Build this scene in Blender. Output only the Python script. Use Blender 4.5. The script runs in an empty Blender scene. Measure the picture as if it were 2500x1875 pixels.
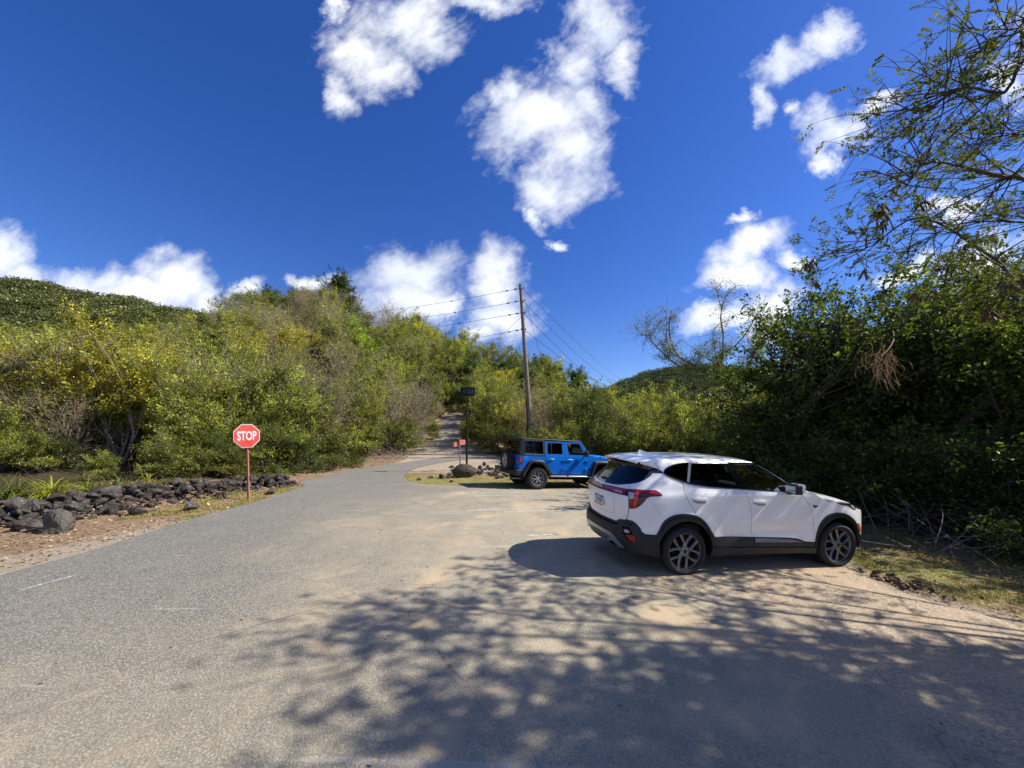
import bpy, math, random
import numpy as np
from mathutils import Vector, Matrix, noise as mnoise
from mathutils.geometry import delaunay_2d_cdt

# ------------------------------------------------------------------ camera, sky, sun
SC = bpy.context.scene
COL = SC.collection
CAMH = 1.85; PITCH = math.radians(3.0); FPX = 900.0; PCX = 1250.0; PCY = 1018.0
cam = bpy.data.cameras.new('camera'); camo = bpy.data.objects.new('camera', cam); COL.objects.link(camo)
cam.sensor_width = 36; cam.lens = FPX/2500*36; cam.shift_y = (PCY-937.5)/2500; cam.clip_start = .05; cam.clip_end = 5000
camo.location = (0, 0, CAMH); camo.rotation_euler = (math.pi/2+PITCH, 0, 0)
SC.camera = camo
SUN_AZ = math.radians(5); SUN_EL = math.radians(43)
SC.view_settings.view_transform = 'Standard'; SC.view_settings.look = 'None'
SC.view_settings.exposure = 0.66; SC.view_settings.gamma = 1
sl = bpy.data.lights.new('sun', 'SUN'); sl.energy = 5.0; sl.angle = math.radians(.53); sl.color = (1, .955, .88)
so = bpy.data.objects.new('sun', sl); COL.objects.link(so)
sdir = Vector((math.cos(SUN_EL)*math.cos(SUN_AZ), math.cos(SUN_EL)*math.sin(SUN_AZ), math.sin(SUN_EL)))
so.rotation_euler = sdir.to_track_quat('Z', 'Y').to_euler(); so.location = (30, 5, 30)

W_ = bpy.data.worlds.new('World'); SC.world = W_; W_.use_nodes = True
def build_sky():
    nt = W_.node_tree; N = nt.nodes; L = nt.links; N.clear()
    def nd(t, **k):
        n = N.new(t)
        for a, b in k.items(): setattr(n, a, b)
        return n
    out = nd('ShaderNodeOutputWorld'); bg = nd('ShaderNodeBackground'); L.new(bg.outputs[0], out.inputs[0])
    bg.inputs['Strength'].default_value = .1
    sky = nd('ShaderNodeTexSky', sky_type='NISHITA'); sky.sun_disc = False
    sky.sun_elevation = SUN_EL; sky.sun_rotation = math.pi/2-SUN_AZ
    sky.air_density = 1.0; sky.dust_density = .15; sky.ozone_density = 2.2; sky.altitude = 50
    hs = nd('ShaderNodeHueSaturation'); hs.inputs['Hue'].default_value = .513; hs.inputs['Saturation'].default_value = 1.33; hs.inputs['Value'].default_value = .84
    L.new(sky.outputs[0], hs.inputs['Color'])
    tint = nd('ShaderNodeMix', data_type='RGBA', blend_type='MULTIPLY'); tint.inputs['Factor'].default_value = 1; L.new(hs.outputs[0], tint.inputs[6]); tint.inputs[7].default_value = (.90, .93, 1.15, 1)
    tc = nd('ShaderNodeTexCoord'); sep = nd('ShaderNodeSeparateXYZ'); L.new(tc.outputs['Generated'], sep.inputs[0])
    def math_(op, a, b=None, c=None, clamp=False):
        m = nd('ShaderNodeMath', operation=op); m.use_clamp = clamp
        for i, v in enumerate((a, b, c)):
            if v is None: continue
            if isinstance(v, (int, float)): m.inputs[i].default_value = v
            else: L.new(v, m.inputs[i])
        return m.outputs[0]
    yy = math_('MAXIMUM', sep.outputs[1], .08)
    cx = math_('DIVIDE', sep.outputs[0], yy); cz = math_('DIVIDE', sep.outputs[2], yy)
    comb = nd('ShaderNodeCombineXYZ'); L.new(cx, comb.inputs[0]); L.new(cz, comb.inputs[1])
    # turbulence
    def noise(scale, detail, rough, src, w=0.):
        n = nd('ShaderNodeTexNoise'); n.noise_dimensions = '3D'
        n.inputs['Scale'].default_value = scale; n.inputs['Detail'].default_value = detail; n.inputs['Roughness'].default_value = rough
        n.inputs['Distortion'].default_value = w
        L.new(src, n.inputs['Vector']); return n
    # streak direction of the wisps: stretch the coordinates along the up-right diagonal
    rot = nd('ShaderNodeMapping'); rot.vector_type = 'POINT'; rot.inputs['Rotation'].default_value = (0, 0, math.radians(-38)); rot.inputs['Scale'].default_value = (1, 1, 1)
    L.new(comb.outputs[0], rot.inputs[0])
    st = nd('ShaderNodeMapping'); st.inputs['Scale'].default_value = (.62, 1.25, 1); L.new(rot.outputs[0], st.inputs[0])
    n1 = noise(4.2, 7, .62, comb.outputs[0])
    wv = nd('ShaderNodeVectorMath', operation='SUBTRACT'); L.new(n1.outputs['Color'], wv.inputs[0]); wv.inputs[1].default_value = (.5, .5, .5)
    ws = nd('ShaderNodeVectorMath', operation='SCALE'); L.new(wv.outputs[0], ws.inputs[0]); ws.inputs['Scale'].default_value = .27
    P = nd('ShaderNodeVectorMath', operation='ADD'); L.new(comb.outputs[0], P.inputs[0]); L.new(ws.outputs[0], P.inputs[1])
    big = noise(9, 9, .62, st.outputs[0], .35); fine = noise(27, 6, .66, st.outputs[0], .5)
    # clouds: centre and half axes read off as tangents of azimuth / elevation
    blobs = [(860,30,135,62,15),(770,115,85,85,0),(738,200,42,50,10),(925,75,80,60,20),(1045,5,85,32,0),(712,25,32,26,0),(830,150,60,50,0),
        (1290,50,75,70,0),(1345,125,42,60,0),(1240,140,72,75,0),(1165,260,128,92,10),(1090,225,52,55,0),(1235,330,92,88,0),(1185,405,66,66,0),(1152,462,22,28,0),(1265,230,60,80,0),
        (1790,75,62,40,30),(1715,135,92,42,32),(1650,205,32,45,0),
        (1800,285,78,52,30),(1885,235,75,28,25),(1800,355,30,26,0),(1728,250,20,26,30),
        (1600,480,46,15,5),(1620,545,92,46,15),(1590,600,76,36,0),(1655,665,82,42,10),(1560,690,88,28,5),(1722,582,38,26,0),(1660,720,60,40,0),
        (0,555,62,70,0),(55,605,82,40,0),(195,605,66,46,0),(375,612,78,66,0),(290,640,120,44,0),(440,640,46,36,0),
        (695,612,58,26,0),(880,592,98,68,0),(880,660,104,66,0),(955,665,36,40,0),
        (1066,606,62,72,0),(1085,690,76,62,0),(1040,730,40,30,0),
        (2120,545,115,50,15),(2180,175,50,70,0),(2060,450,60,20,20),(1960,560,70,26,20),(2160,620,120,30,0),(2240,60,70,60,0),
        (1200,517,26,15,-30),(540,615,40,24,0),
        (-220,420,120,60,0),(2560,250,150,90,0)]
    acc = None
    for (px, py, a, b, r) in blobs:
        k = 2500/2212
        # world tangents (image vertical offset -> elevation tangent)
        dx = (px*k-PCX)/FPX; dz = (PCY-py*k)/FPX
        y2 = math.cos(PITCH)-dz*math.sin(PITCH); z2 = math.sin(PITCH)+dz*math.cos(PITCH)
        m = nd('ShaderNodeMapping', vector_type='TEXTURE')
        m.inputs['Location'].default_value = (dx/y2, z2/y2, 0); m.inputs['Rotation'].default_value = (0, 0, math.radians(r))
        m.inputs['Scale'].default_value = (a*k/FPX*1.30, b*k/FPX*1.30, 1)
        L.new(P.outputs[0], m.inputs[0])
        ln = nd('ShaderNodeVectorMath', operation='LENGTH'); L.new(m.outputs[0], ln.inputs[0])
        f = math_('SUBTRACT', 1.0, ln.outputs['Value'])
        acc = f if acc is None else math_('SMOOTH_MAX', acc, f, .12)
    big2 = noise(14, 8, .60, rot.outputs[0], .6)
    # ragged outline: low threshold turbulence eats into the soft blobs
    t = math_('MULTIPLY_ADD', big.outputs['Fac'], 1.75, math_('MULTIPLY', fine.outputs['Fac'], .55))
    t = math_('SUBTRACT', math_('MULTIPLY_ADD', big2.outputs['Fac'], 1.1, t), 1.70)
    lowc = nd('ShaderNodeMapRange'); lowc.inputs['From Min'].default_value = .35; lowc.inputs['From Max'].default_value = .75; lowc.inputs['To Min'].default_value = .62; lowc.inputs['To Max'].default_value = 1; L.new(cz, lowc.inputs['Value'])
    lowa = nd('ShaderNodeMapRange'); lowa.inputs['From Min'].default_value = .35; lowa.inputs['From Max'].default_value = .75; lowa.inputs['To Min'].default_value = 1.95; lowa.inputs['To Max'].default_value = 1.42; L.new(cz, lowa.inputs['Value'])
    f = math_('ADD', math_('MULTIPLY', acc, lowa.outputs[0]), math_('MULTIPLY', t, lowc.outputs[0]))
    front = math_('GREATER_THAN', sep.outputs[1], .08)
    mr = nd('ShaderNodeMapRange', interpolation_type='SMOOTHSTEP'); mr.inputs['From Min'].default_value = -.05; mr.inputs['From Max'].default_value = 1.55
    L.new(f, mr.inputs['Value'])
    near_c = nd('ShaderNodeMapRange', interpolation_type='SMOOTHSTEP'); near_c.inputs['From Min'].default_value = -.75; near_c.inputs['From Max'].default_value = -.1; L.new(acc, near_c.inputs['Value'])
    dens = math_('MULTIPLY', math_('MULTIPLY', math_('POWER', mr.outputs[0], .80), near_c.outputs[0]), front)
    # clouds behind the viewer (seen in reflections; coverage also tuned for neutral fill light)
    nb = noise(2.2, 6, .6, tc.outputs['Generated']); mb = nd('ShaderNodeMapRange'); mb.inputs['From Min'].default_value = .54; mb.inputs['From Max'].default_value = .68
    L.new(nb.outputs['Fac'], mb.inputs['Value'])
    back = math_('MULTIPLY', mb.outputs[0], math_('SUBTRACT', 1.0, front))
    dens = math_('MAXIMUM', dens, back)
    # cloud colour: thin edges a little blue, thick bellies softly grey
    sh = noise(3.2, 7, .60, P.outputs[0]); ms = nd('ShaderNodeMapRange'); ms.inputs['From Min'].default_value = .36; ms.inputs['From Max'].default_value = .66
    L.new(sh.outputs['Fac'], ms.inputs['Value'])
    cm = nd('ShaderNodeMix', data_type='RGBA'); L.new(ms.outputs[0], cm.inputs['Factor'])
    cm.inputs[6].default_value = (5.6, 6.05, 6.9, 1); cm.inputs[7].default_value = (7.4, 7.5, 7.6, 1)
    mx = nd('ShaderNodeMix', data_type='RGBA'); L.new(dens, mx.inputs['Factor']); L.new(tint.outputs[2], mx.inputs[6]); L.new(cm.outputs[2], mx.inputs[7])
    L.new(mx.outputs[2], bg.inputs['Color'])
build_sky()

# ------------------------------------------------------------------ helpers
R_ = random.Random(7)
RG = np.random.default_rng(11)
def tag(o, label=None, cat=None, group=None, kind=None):
    if label: o['label'] = label
    if cat: o['category'] = cat
    if group: o['group'] = group
    if kind: o['kind'] = kind
    return o
def mkmesh(name, verts, faces, mat=None, smooth=False):
    me = bpy.data.meshes.new(name)
    me.from_pydata([tuple(v) for v in verts], [], [tuple(f) for f in faces]); me.update()
    if mat: me.materials.append(mat)
    if smooth: me.polygons.foreach_set('use_smooth', [True]*len(me.polygons))
    return me
def npmesh(name, V, F, mat=None, smooth=False, cols=None):
    """V (n,3) array, F (m,k) array of equal-sized faces; cols (n,4) point colours"""
    me = bpy.data.meshes.new(name); V = np.ascontiguousarray(V, dtype=np.float32); F = np.ascontiguousarray(F, dtype=np.int32)
    k = F.shape[1]
    me.vertices.add(len(V)); me.vertices.foreach_set('co', V.ravel())
    me.loops.add(F.size); me.loops.foreach_set('vertex_index', F.ravel())
    me.polygons.add(len(F)); me.polygons.foreach_set('loop_start', np.arange(0, F.size, k, dtype=np.int32))
    me.polygons.foreach_set('loop_total', np.full(len(F), k, dtype=np.int32))
    if smooth: me.polygons.foreach_set('use_smooth', np.ones(len(F), dtype=bool))
    me.update(calc_edges=True)
    if cols is not None:
        a = me.color_attributes.new('Col', 'FLOAT_COLOR', 'POINT'); a.data.foreach_set('color', np.ascontiguousarray(cols, dtype=np.float32).ravel())
    if mat: me.materials.append(mat)
    return me
def link(name, me, parent=None, loc=None):
    o = bpy.data.objects.new(name, me); COL.objects.link(o)
    if parent is not None: o.parent = parent
    if loc is not None: o.location = loc
    return o
def empty(name, loc=(0, 0, 0), rot=None):
    o = bpy.data.objects.new(name, None); COL.objects.link(o); o.location = loc; o.empty_display_size = .3
    if rot is not None: o.rotation_euler = rot
    return o
def copy_tree(o, parent=None):
    c = o.copy(); COL.objects.link(c); c.parent = parent
    for ch in o.children: copy_tree(ch, c)
    return c

class MB:
    """collects boxes / tubes / prisms into one mesh"""
    def __init__(s): s.v = []; s.f = []
    def add(s, v, f):
        n = len(s.v); s.v += [tuple(p) for p in v]; s.f += [tuple(i+n for i in q) for q in f]; return s
    def box(s, c, d, b=0.0, M=None):
        x, y, z = [k/2 for k in d]
        if b <= 0:
            v = [(sx*x, sy*y, sz*z) for sx in (-1, 1) for sy in (-1, 1) for sz in (-1, 1)]
            f = [(0, 1, 3, 2), (4, 6, 7, 5), (0, 4, 5, 1), (2, 3, 7, 6), (0, 2, 6, 4), (1, 5, 7, 3)]
        else:
            import bmesh
            bm = bmesh.new(); bmesh.ops.create_cube(bm, size=1)
            for q in bm.verts: q.co = Vector((q.co.x*2*x, q.co.y*2*y, q.co.z*2*z))
            bmesh.ops.bevel(bm, geom=list(bm.edges), offset=b, segments=3, profile=.6, affect='EDGES')
            bm.verts.index_update(); v = [tuple(q.co) for q in bm.verts]; f = [tuple(k.index for k in q.verts) for q in bm.faces]; bm.free()
        v = [Vector(p) for p in v]
        if M is not None: v = [M @ p for p in v]
        return s.add([p+Vector(c) for p in v], f)
    def tube(s, pts, r, n=8, cap=True):
        pts = [Vector(p) for p in pts]; r = r if isinstance(r, (list, tuple)) else [r]*len(pts)
        v = []; f = []; ref = None
        for i, p in enumerate(pts):
            t = (pts[min(i+1, len(pts)-1)]-pts[max(i-1, 0)]).normalized()
            if ref is None: ref = t.orthogonal().normalized()
            ref = (ref-t*ref.dot(t)).normalized(); b = t.cross(ref)
            for k in range(n):
                a = 2*math.pi*k/n; v.append(p+(ref*math.cos(a)+b*math.sin(a))*r[i])
        for i in range(len(pts)-1):
            for k in range(n):
                f.append((i*n+k, i*n+(k+1) % n, (i+1)*n+(k+1) % n, (i+1)*n+k))
        if cap: f.append(tuple(range(n))[::-1]); f.append(tuple((len(pts)-1)*n+k for k in range(n)))
        return s.add(v, f)
    def lathe(s, prof, n=48, axis='y', c=(0, 0, 0)):
        """prof list of (radius, offset along axis)"""
        v = []; f = []
        for (r, h) in prof:
            for k in range(n):
                a = 2*math.pi*k/n
                p = (r*math.cos(a), h, r*math.sin(a)) if axis == 'y' else (r*math.cos(a), r*math.sin(a), h)
                v.append((p[0]+c[0], p[1]+c[1], p[2]+c[2]))
        for i in range(len(prof)-1):
            for k in range(n): f.append((i*n+k, i*n+(k+1) % n, (i+1)*n+(k+1) % n, (i+1)*n+k))
        return s.add(v, f)
    def prism(s, poly, axis, a, b):
        """poly 2D list; extruded along axis from a to b. axis 'y': poly=(x,z)"""
        n = len(poly); P = lambda q, h: {'y': (q[0], h, q[1]), 'x': (h, q[0], q[1]), 'z': (q[0], q[1], h)}[axis]
        v = [P(q, a) for q in poly]+[P(q, b) for q in poly]
        f = [tuple(range(n)), tuple(range(2*n-1, n-1, -1))]+[(i, (i+1) % n+0, (i+1) % n+n, i+n) for i in range(n)]
        return s.add(v, f)
    def build(s, name, mat, parent=None, smooth=False, angle=40):
        me = mkmesh(name, s.v, s.f, mat)
        import bmesh
        bm = bmesh.new(); bm.from_mesh(me); bmesh.ops.recalc_face_normals(bm, faces=bm.faces); bm.to_mesh(me); bm.free()
        if smooth:
            me.polygons.foreach_set('use_smooth', [True]*len(me.polygons)); me.set_sharp_from_angle(angle=math.radians(angle))
        return link(name, me, parent)

# ------------------------------------------------------------------ materials
def mat(name, col, rough=.6, metal=0., coat=0., spec=.5, emis=None, bump=None, trans=0., alpha=None):
    m = bpy.data.materials.new(name); m.use_nodes = True; nt = m.node_tree; b = nt.nodes['Principled BSDF']
    b.inputs['Base Color'].default_value = (*col, 1); b.inputs['Roughness'].default_value = rough; b.inputs['Metallic'].default_value = metal
    b.inputs['Coat Weight'].default_value = coat; b.inputs['Coat Roughness'].default_value = .04; b.inputs['Specular IOR Level'].default_value = spec
    return m
def nodes(m): return m.node_tree.nodes, m.node_tree.links, m.node_tree.nodes['Principled BSDF']
def nn(N, t, **k):
    n = N.new(t)
    for a, b in k.items():
        if a.startswith('i_'):
            key = a[2:].replace('_', ' '); n.inputs[key].default_value = b
        else: setattr(n, a, b)
    return n
def noisy(name, c1, c2, scale=5, detail=6, rough=.85, bump=.3, bscale=None, lo=.35, hi=.65, c3=None, s3=.6, spec=.3, rgh=.6, dist=.02, coords='Object'):
    """two (three) tone mottled surface with bump"""
    m = mat(name, c1, rough, spec=spec); N, L, B = nodes(m)
    tc = nn(N, 'ShaderNodeTexCoord')
    n = nn(N, 'ShaderNodeTexNoise', i_Scale=scale, i_Detail=detail, i_Roughness=rgh); L.new(tc.outputs[coords], n.inputs['Vector'])
    r = nn(N, 'ShaderNodeMapRange'); r.inputs['From Min'].default_value = lo; r.inputs['From Max'].default_value = hi; L.new(n.outputs['Fac'], r.inputs['Value'])
    mx = nn(N, 'ShaderNodeMix', data_type='RGBA'); L.new(r.outputs[0], mx.inputs['Factor']); mx.inputs[6].default_value = (*c1, 1); mx.inputs[7].default_value = (*c2, 1)
    outc = mx.outputs[2]
    if c3:
        n3 = nn(N, 'ShaderNodeTexNoise', i_Scale=s3, i_Detail=4); L.new(tc.outputs[coords], n3.inputs['Vector'])
        r3 = nn(N, 'ShaderNodeMapRange'); r3.inputs['From Min'].default_value = .45; r3.inputs['From Max'].default_value = .62; L.new(n3.outputs['Fac'], r3.inputs['Value'])
        m3 = nn(N, 'ShaderNodeMix', data_type='RGBA'); L.new(r3.outputs[0], m3.inputs['Factor']); L.new(outc, m3.inputs[6]); m3.inputs[7].default_value = (*c3, 1); outc = m3.outputs[2]
    L.new(outc, B.inputs['Base Color'])
    if bump:
        nb = nn(N, 'ShaderNodeTexNoise', i_Scale=bscale or scale*3, i_Detail=5); L.new(tc.outputs[coords], nb.inputs['Vector'])
        bp = nn(N, 'ShaderNodeBump', i_Strength=bump, i_Distance=dist); L.new(nb.outputs['Fac'], bp.inputs['Height']); L.new(bp.outputs[0], B.inputs['Normal'])
    return m
def leafmat(name, col, trans=.35, var=.25, gloss=.08, hue=.03):
    m = bpy.data.materials.new(name); m.use_nodes = True; N = m.node_tree.nodes; L = m.node_tree.links; N.clear()
    out = N.new('ShaderNodeOutputMaterial')
    at = nn(N, 'ShaderNodeVertexColor', layer_name='Col'); oi = N.new('ShaderNodeObjectInfo')
    mul = nn(N, 'ShaderNodeMix', data_type='RGBA', blend_type='MULTIPLY'); mul.inputs['Factor'].default_value = 1; mul.inputs[6].default_value = (*col, 1); L.new(at.outputs[0], mul.inputs[7])
    hs = N.new('ShaderNodeHueSaturation'); L.new(mul.outputs[2], hs.inputs['Color'])
    mh = nn(N, 'ShaderNodeMapRange'); mh.inputs['To Min'].default_value = .5-hue; mh.inputs['To Max'].default_value = .5+hue; L.new(oi.outputs['Random'], mh.inputs['Value']); L.new(mh.outputs[0], hs.inputs['Hue'])
    fr = nn(N, 'ShaderNodeMath', operation='MULTIPLY'); fr.inputs[1].default_value = 7.31; L.new(oi.outputs['Random'], fr.inputs[0])
    fr2 = nn(N, 'ShaderNodeMath', operation='FRACT'); L.new(fr.outputs[0], fr2.inputs[0])
    mv = nn(N, 'ShaderNodeMapRange'); mv.inputs['To Min'].default_value = 1-var; mv.inputs['To Max'].default_value = 1+var; L.new(fr2.outputs[0], mv.inputs['Value']); L.new(mv.outputs[0], hs.inputs['Value'])
    d = N.new('ShaderNodeBsdfDiffuse'); t = N.new('ShaderNodeBsdfTranslucent'); L.new(hs.outputs[0], d.inputs[0])
    tcol = nn(N, 'ShaderNodeMix', data_type='RGBA', blend_type='MULTIPLY'); tcol.inputs['Factor'].default_value = 1; L.new(hs.outputs[0], tcol.inputs[6]); tcol.inputs[7].default_value = (1.25, 1.3, .6, 1); L.new(tcol.outputs[2], t.inputs[0])
    ms = N.new('ShaderNodeMixShader'); ms.inputs[0].default_value = trans; L.new(d.outputs[0], ms.inputs[1]); L.new(t.outputs[0], ms.inputs[2])
    g = N.new('ShaderNodeBsdfGlossy'); g.inputs['Roughness'].default_value = .42; g.inputs[0].default_value = (.8, .85, .8, 1)
    m2 = N.new('ShaderNodeMixShader'); m2.inputs[0].default_value = gloss*.6; L.new(ms.outputs[0], m2.inputs[1]); L.new(g.outputs[0], m2.inputs[2])
    L.new(m2.outputs[0], out.inputs[0]); return m

def pchip(xs, ys):
    xs = np.array(xs, float); ys = np.array(ys, float); h = np.diff(xs); d = np.diff(ys)/h; m = np.zeros(len(xs))
    for i in range(1, len(xs)-1):
        if d[i-1]*d[i] > 0:
            w1 = 2*h[i]+h[i-1]; w2 = h[i]+2*h[i-1]; m[i] = (w1+w2)/(w1/d[i-1]+w2/d[i])
    m[0] = d[0]; m[-1] = d[-1]
    def f(x):
        x = np.clip(x, xs[0], xs[-1]); i = np.clip(np.searchsorted(xs, x, side='right')-1, 0, len(xs)-2); t = (x-xs[i])/h[i]
        return (2*t**3-3*t**2+1)*ys[i]+(t**3-2*t**2+t)*h[i]*m[i]+(-2*t**3+3*t**2)*ys[i+1]+(t**3-t**2)*h[i]*m[i+1]
    return f
def sm(a, b, x):
    t = np.clip((x-a)/(b-a), 0, 1); return t*t*(3-2*t)
def crom(P, n=6, closed=False):
    P = np.array(P, float)
    P = np.vstack([P[-1], P, P[0], P[1]]) if closed else np.vstack([2*P[0]-P[1], P, 2*P[-1]-P[-2]]); out = []
    for i in range(1, len(P)-2):
        for t in np.arange(n)/n:
            a, b, c, d = P[i-1], P[i], P[i+1], P[i+2]
            out.append(.5*((2*b)+(c-a)*t+(2*a-5*b+4*c-d)*t*t+(3*b-a-3*c+d)*t**3))
    if not closed: out.append(P[-2])
    return [tuple(p) for p in out]
def inside(P, poly):
    P = np.asarray(P, float); poly = np.asarray(poly, float); c = np.zeros(len(P), bool); j = len(poly)-1
    for i in range(len(poly)):
        xi, yi = poly[i]; xj, yj = poly[j]
        cond = ((yi > P[:, 1]) != (yj > P[:, 1]))
        with np.errstate(divide='ignore', invalid='ignore'):
            xx = (xj-xi)*(P[:, 1]-yi)/(yj-yi)+xi
        c ^= cond & (P[:, 0] < xx); j = i
    return c
def segdist(P, poly):
    P = np.asarray(P, float); D = np.full(len(P), 1e9); A = np.asarray(poly, float); B = np.roll(A, -1, 0)
    for a, b in zip(A, B):
        d = b-a; l = d@d+1e-12; t = np.clip(((P-a)@d)/l, 0, 1); D = np.minimum(D, np.hypot(*(P-a-t[:, None]*d).T))
    return D
def fill(outer, holes=(), step=.04):
    """constrained triangulation of a 2D outline with holes; returns points, triangles"""
    pts = []; edges = []
    def loop(poly):
        q = []
        poly = [tuple(map(float, p[:2])) for p in poly]
        for i, a in enumerate(poly):
            b = poly[(i+1) % len(poly)]; d = math.hypot(b[0]-a[0], b[1]-a[1])
            if d < 1e-6: continue
            n = max(1, int(math.ceil(d/step)))
            for k in range(n): q.append((a[0]+(b[0]-a[0])*k/n, a[1]+(b[1]-a[1])*k/n))
        n0 = len(pts); pts.extend(q); edges.extend([(n0+i, n0+(i+1) % len(q)) for i in range(len(q))]); return q
    lo = loop(outer); lh = [loop(h) for h in holes]
    A = np.array(lo); mn = A.min(0); mx = A.max(0)
    gx = np.arange(mn[0]+step/2, mx[0], step); gy = np.arange(mn[1]+step/2, mx[1], step*.9)
    if len(gx) and len(gy):
        G = np.array([(x+(j % 2)*step*.5, y) for j, y in enumerate(gy) for x in gx])
        ok = inside(G, lo) & (segdist(G, lo) > step*.45)
        for h in lh: ok &= ~inside(G, h) & (segdist(G, h) > step*.45)
        pts.extend([tuple(p) for p in G[ok]])
    r = delaunay_2d_cdt([Vector(p) for p in pts], edges, [], 0, 1e-6)
    V = np.array([tuple(p) for p in r[0]]); T = np.array([tuple(f) for f in r[2]])
    C = V[T].mean(1); ok = inside(C, lo)
    for h in lh: ok &= ~inside(C, h)
    return V, T[ok]

# ------------------------------------------------------------------ terrain
_az = [-90, -54.3, -47, -41.5, -37.2, -32.4, -25.9, -22.3, -17.2, -12.4, -7.6, -3.3, 3.1, 6.7, 12.3, 16.2, 23.3, 40, 90]
_v = [.20, .235, .250, .305, .365, .40, .40, .34, .325, .30, .265, .235, .205, .17, .135, .11, .07, .0, -.02]
_r1 = [100, 110, 105, 98, 92, 88, 83, 80, 77, 75, 74, 72, 70, 70, 70, 70, 70, 70, 70]
_r0 = [20, 19.5, 20, 21, 22, 23, 26, 28, 30.5, 33.5, 35, 33, 33, 35, 38, 40, 42, 44, 44]
fv = pchip(_az, _v); fr1 = pchip(_az, _r1); fr0 = pchip(_az, _r0)
gy_ = pchip([-20, 0, 3, 6.1, 8, 11, 14.7, 18, 21, 28, 40, 60], [-.16, -.11, -.062, -.012, .0, -.045, -.10, -.06, .03, .50, .9, 1.1])
_ty = [26, 31, 36, 42, 48, 52, 60, 70, 90]; _tz = [.5, 1.15, 2.0, 3.15, 4.6, 5.4, 7.0, 9, 12]; _tx = [-6.2, -5.4, -6.4, -6.9, -6.6, -6.3, -7.5, -11, -18]
ftz = pchip(_ty, _tz); ftx = pchip(_ty, _tx)
def hgt(x, y):
    x = np.asarray(x, float); y = np.asarray(y, float)
    sx = .026+.024*sm(8, 14, y); ramp = np.where(x > 0, np.minimum(x, 11), -(1-np.exp(np.minimum(x, 0)/2.5))*2.0)
    z = gy_(y)-sx*ramp*(1-.5*sm(22, 34, y))
    # falls very gently and evens out to the right
    az = np.degrees(np.arctan2(x, np.maximum(y, .001))); az = np.where(y <= 0, np.where(x < 0, -90, 90), az)
    r = np.hypot(x, y); r0 = fr0(az); r1 = fr1(az)
    yr = r1*np.cos(np.radians(np.clip(az, -56, 56))); h1 = np.maximum(1.85+fv(az)*yr-4.0-.6, 0)
    t = (r-r0)/(r1-r0); up = np.clip(t, 0, 1); hill = h1*(up**1.12)
    hill = hill-np.clip(t-1, 0, 9)*h1*.55; hill = np.maximum(hill, -2)
    # undulation
    hill = hill+sm(0, .25, t)*(.9*np.sin(x*.21+1)*np.cos(y*.17)+.5*np.sin(x*.53+y*.41))
    z = z+np.where(t > 0, hill, 0)
    # far ranges
    fl = 100*np.exp(-(((x+330)/260)**2))*sm(150, 330, y+.25*np.abs(x))*(1+.018*np.sin(x*.05)+.016*np.sin(x*.117+y*.08)+.02*np.sin(x*.31))
    z = z+np.where(r > 120, fl*sm(120, 300, r), 0)
    fr = 62*np.exp(-(((x-185)/120)**2))*sm(260, 470, y)+44*np.exp(-(((x-330)/150)**2))*sm(220, 420, y)+34*np.exp(-(((x-520)/170)**2))*sm(100, 300, y)
    z = z+fr
    # left bank up from the verge
    z = z+.35*sm(-8.6, -12.5, x)*sm(2, 8, y)*(1-sm(14, 22, y))
    # track cut into the slope
    d = np.abs(x-ftx(y)); w = (1-sm(1.9, 4.6+2.2*sm(40, 30, y), d))*sm(26, 30, y)*(1-sm(50, 58, y)); z = z*(1-w)+ftz(y)*w
    return z
def hz(x, y): return float(hgt(x, y))
def ray(px, py):
    d = Vector(((px*2500/2212-PCX)/FPX, 1, (PCY-py*2500/2212)/FPX))
    c, s = math.cos(PITCH), math.sin(PITCH); return Vector((d.x, d.y*c-d.z*s, d.y*s+d.z*c))
def gp(px, py):
    """point of the ground seen at a place of the photograph (2212-wide view)"""
    d = ray(px, py); t = .5
    while t < 400:
        p = d*t; 
        if CAMH+p.z < hz(p.x, p.y): break
        t *= 1.01
    a, b = t/1.01, t
    for _ in range(20):
        m = (a+b)/2; p = d*m
        if CAMH+p.z < hz(p.x, p.y): b = m
        else: a = m
    p = d*b; return (p.x, p.y, hz(p.x, p.y))
def at(px, py, y):
    d = ray(px, py); t = y/d.y; return Vector((d.x*t, y, CAMH+d.z*t))

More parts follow.
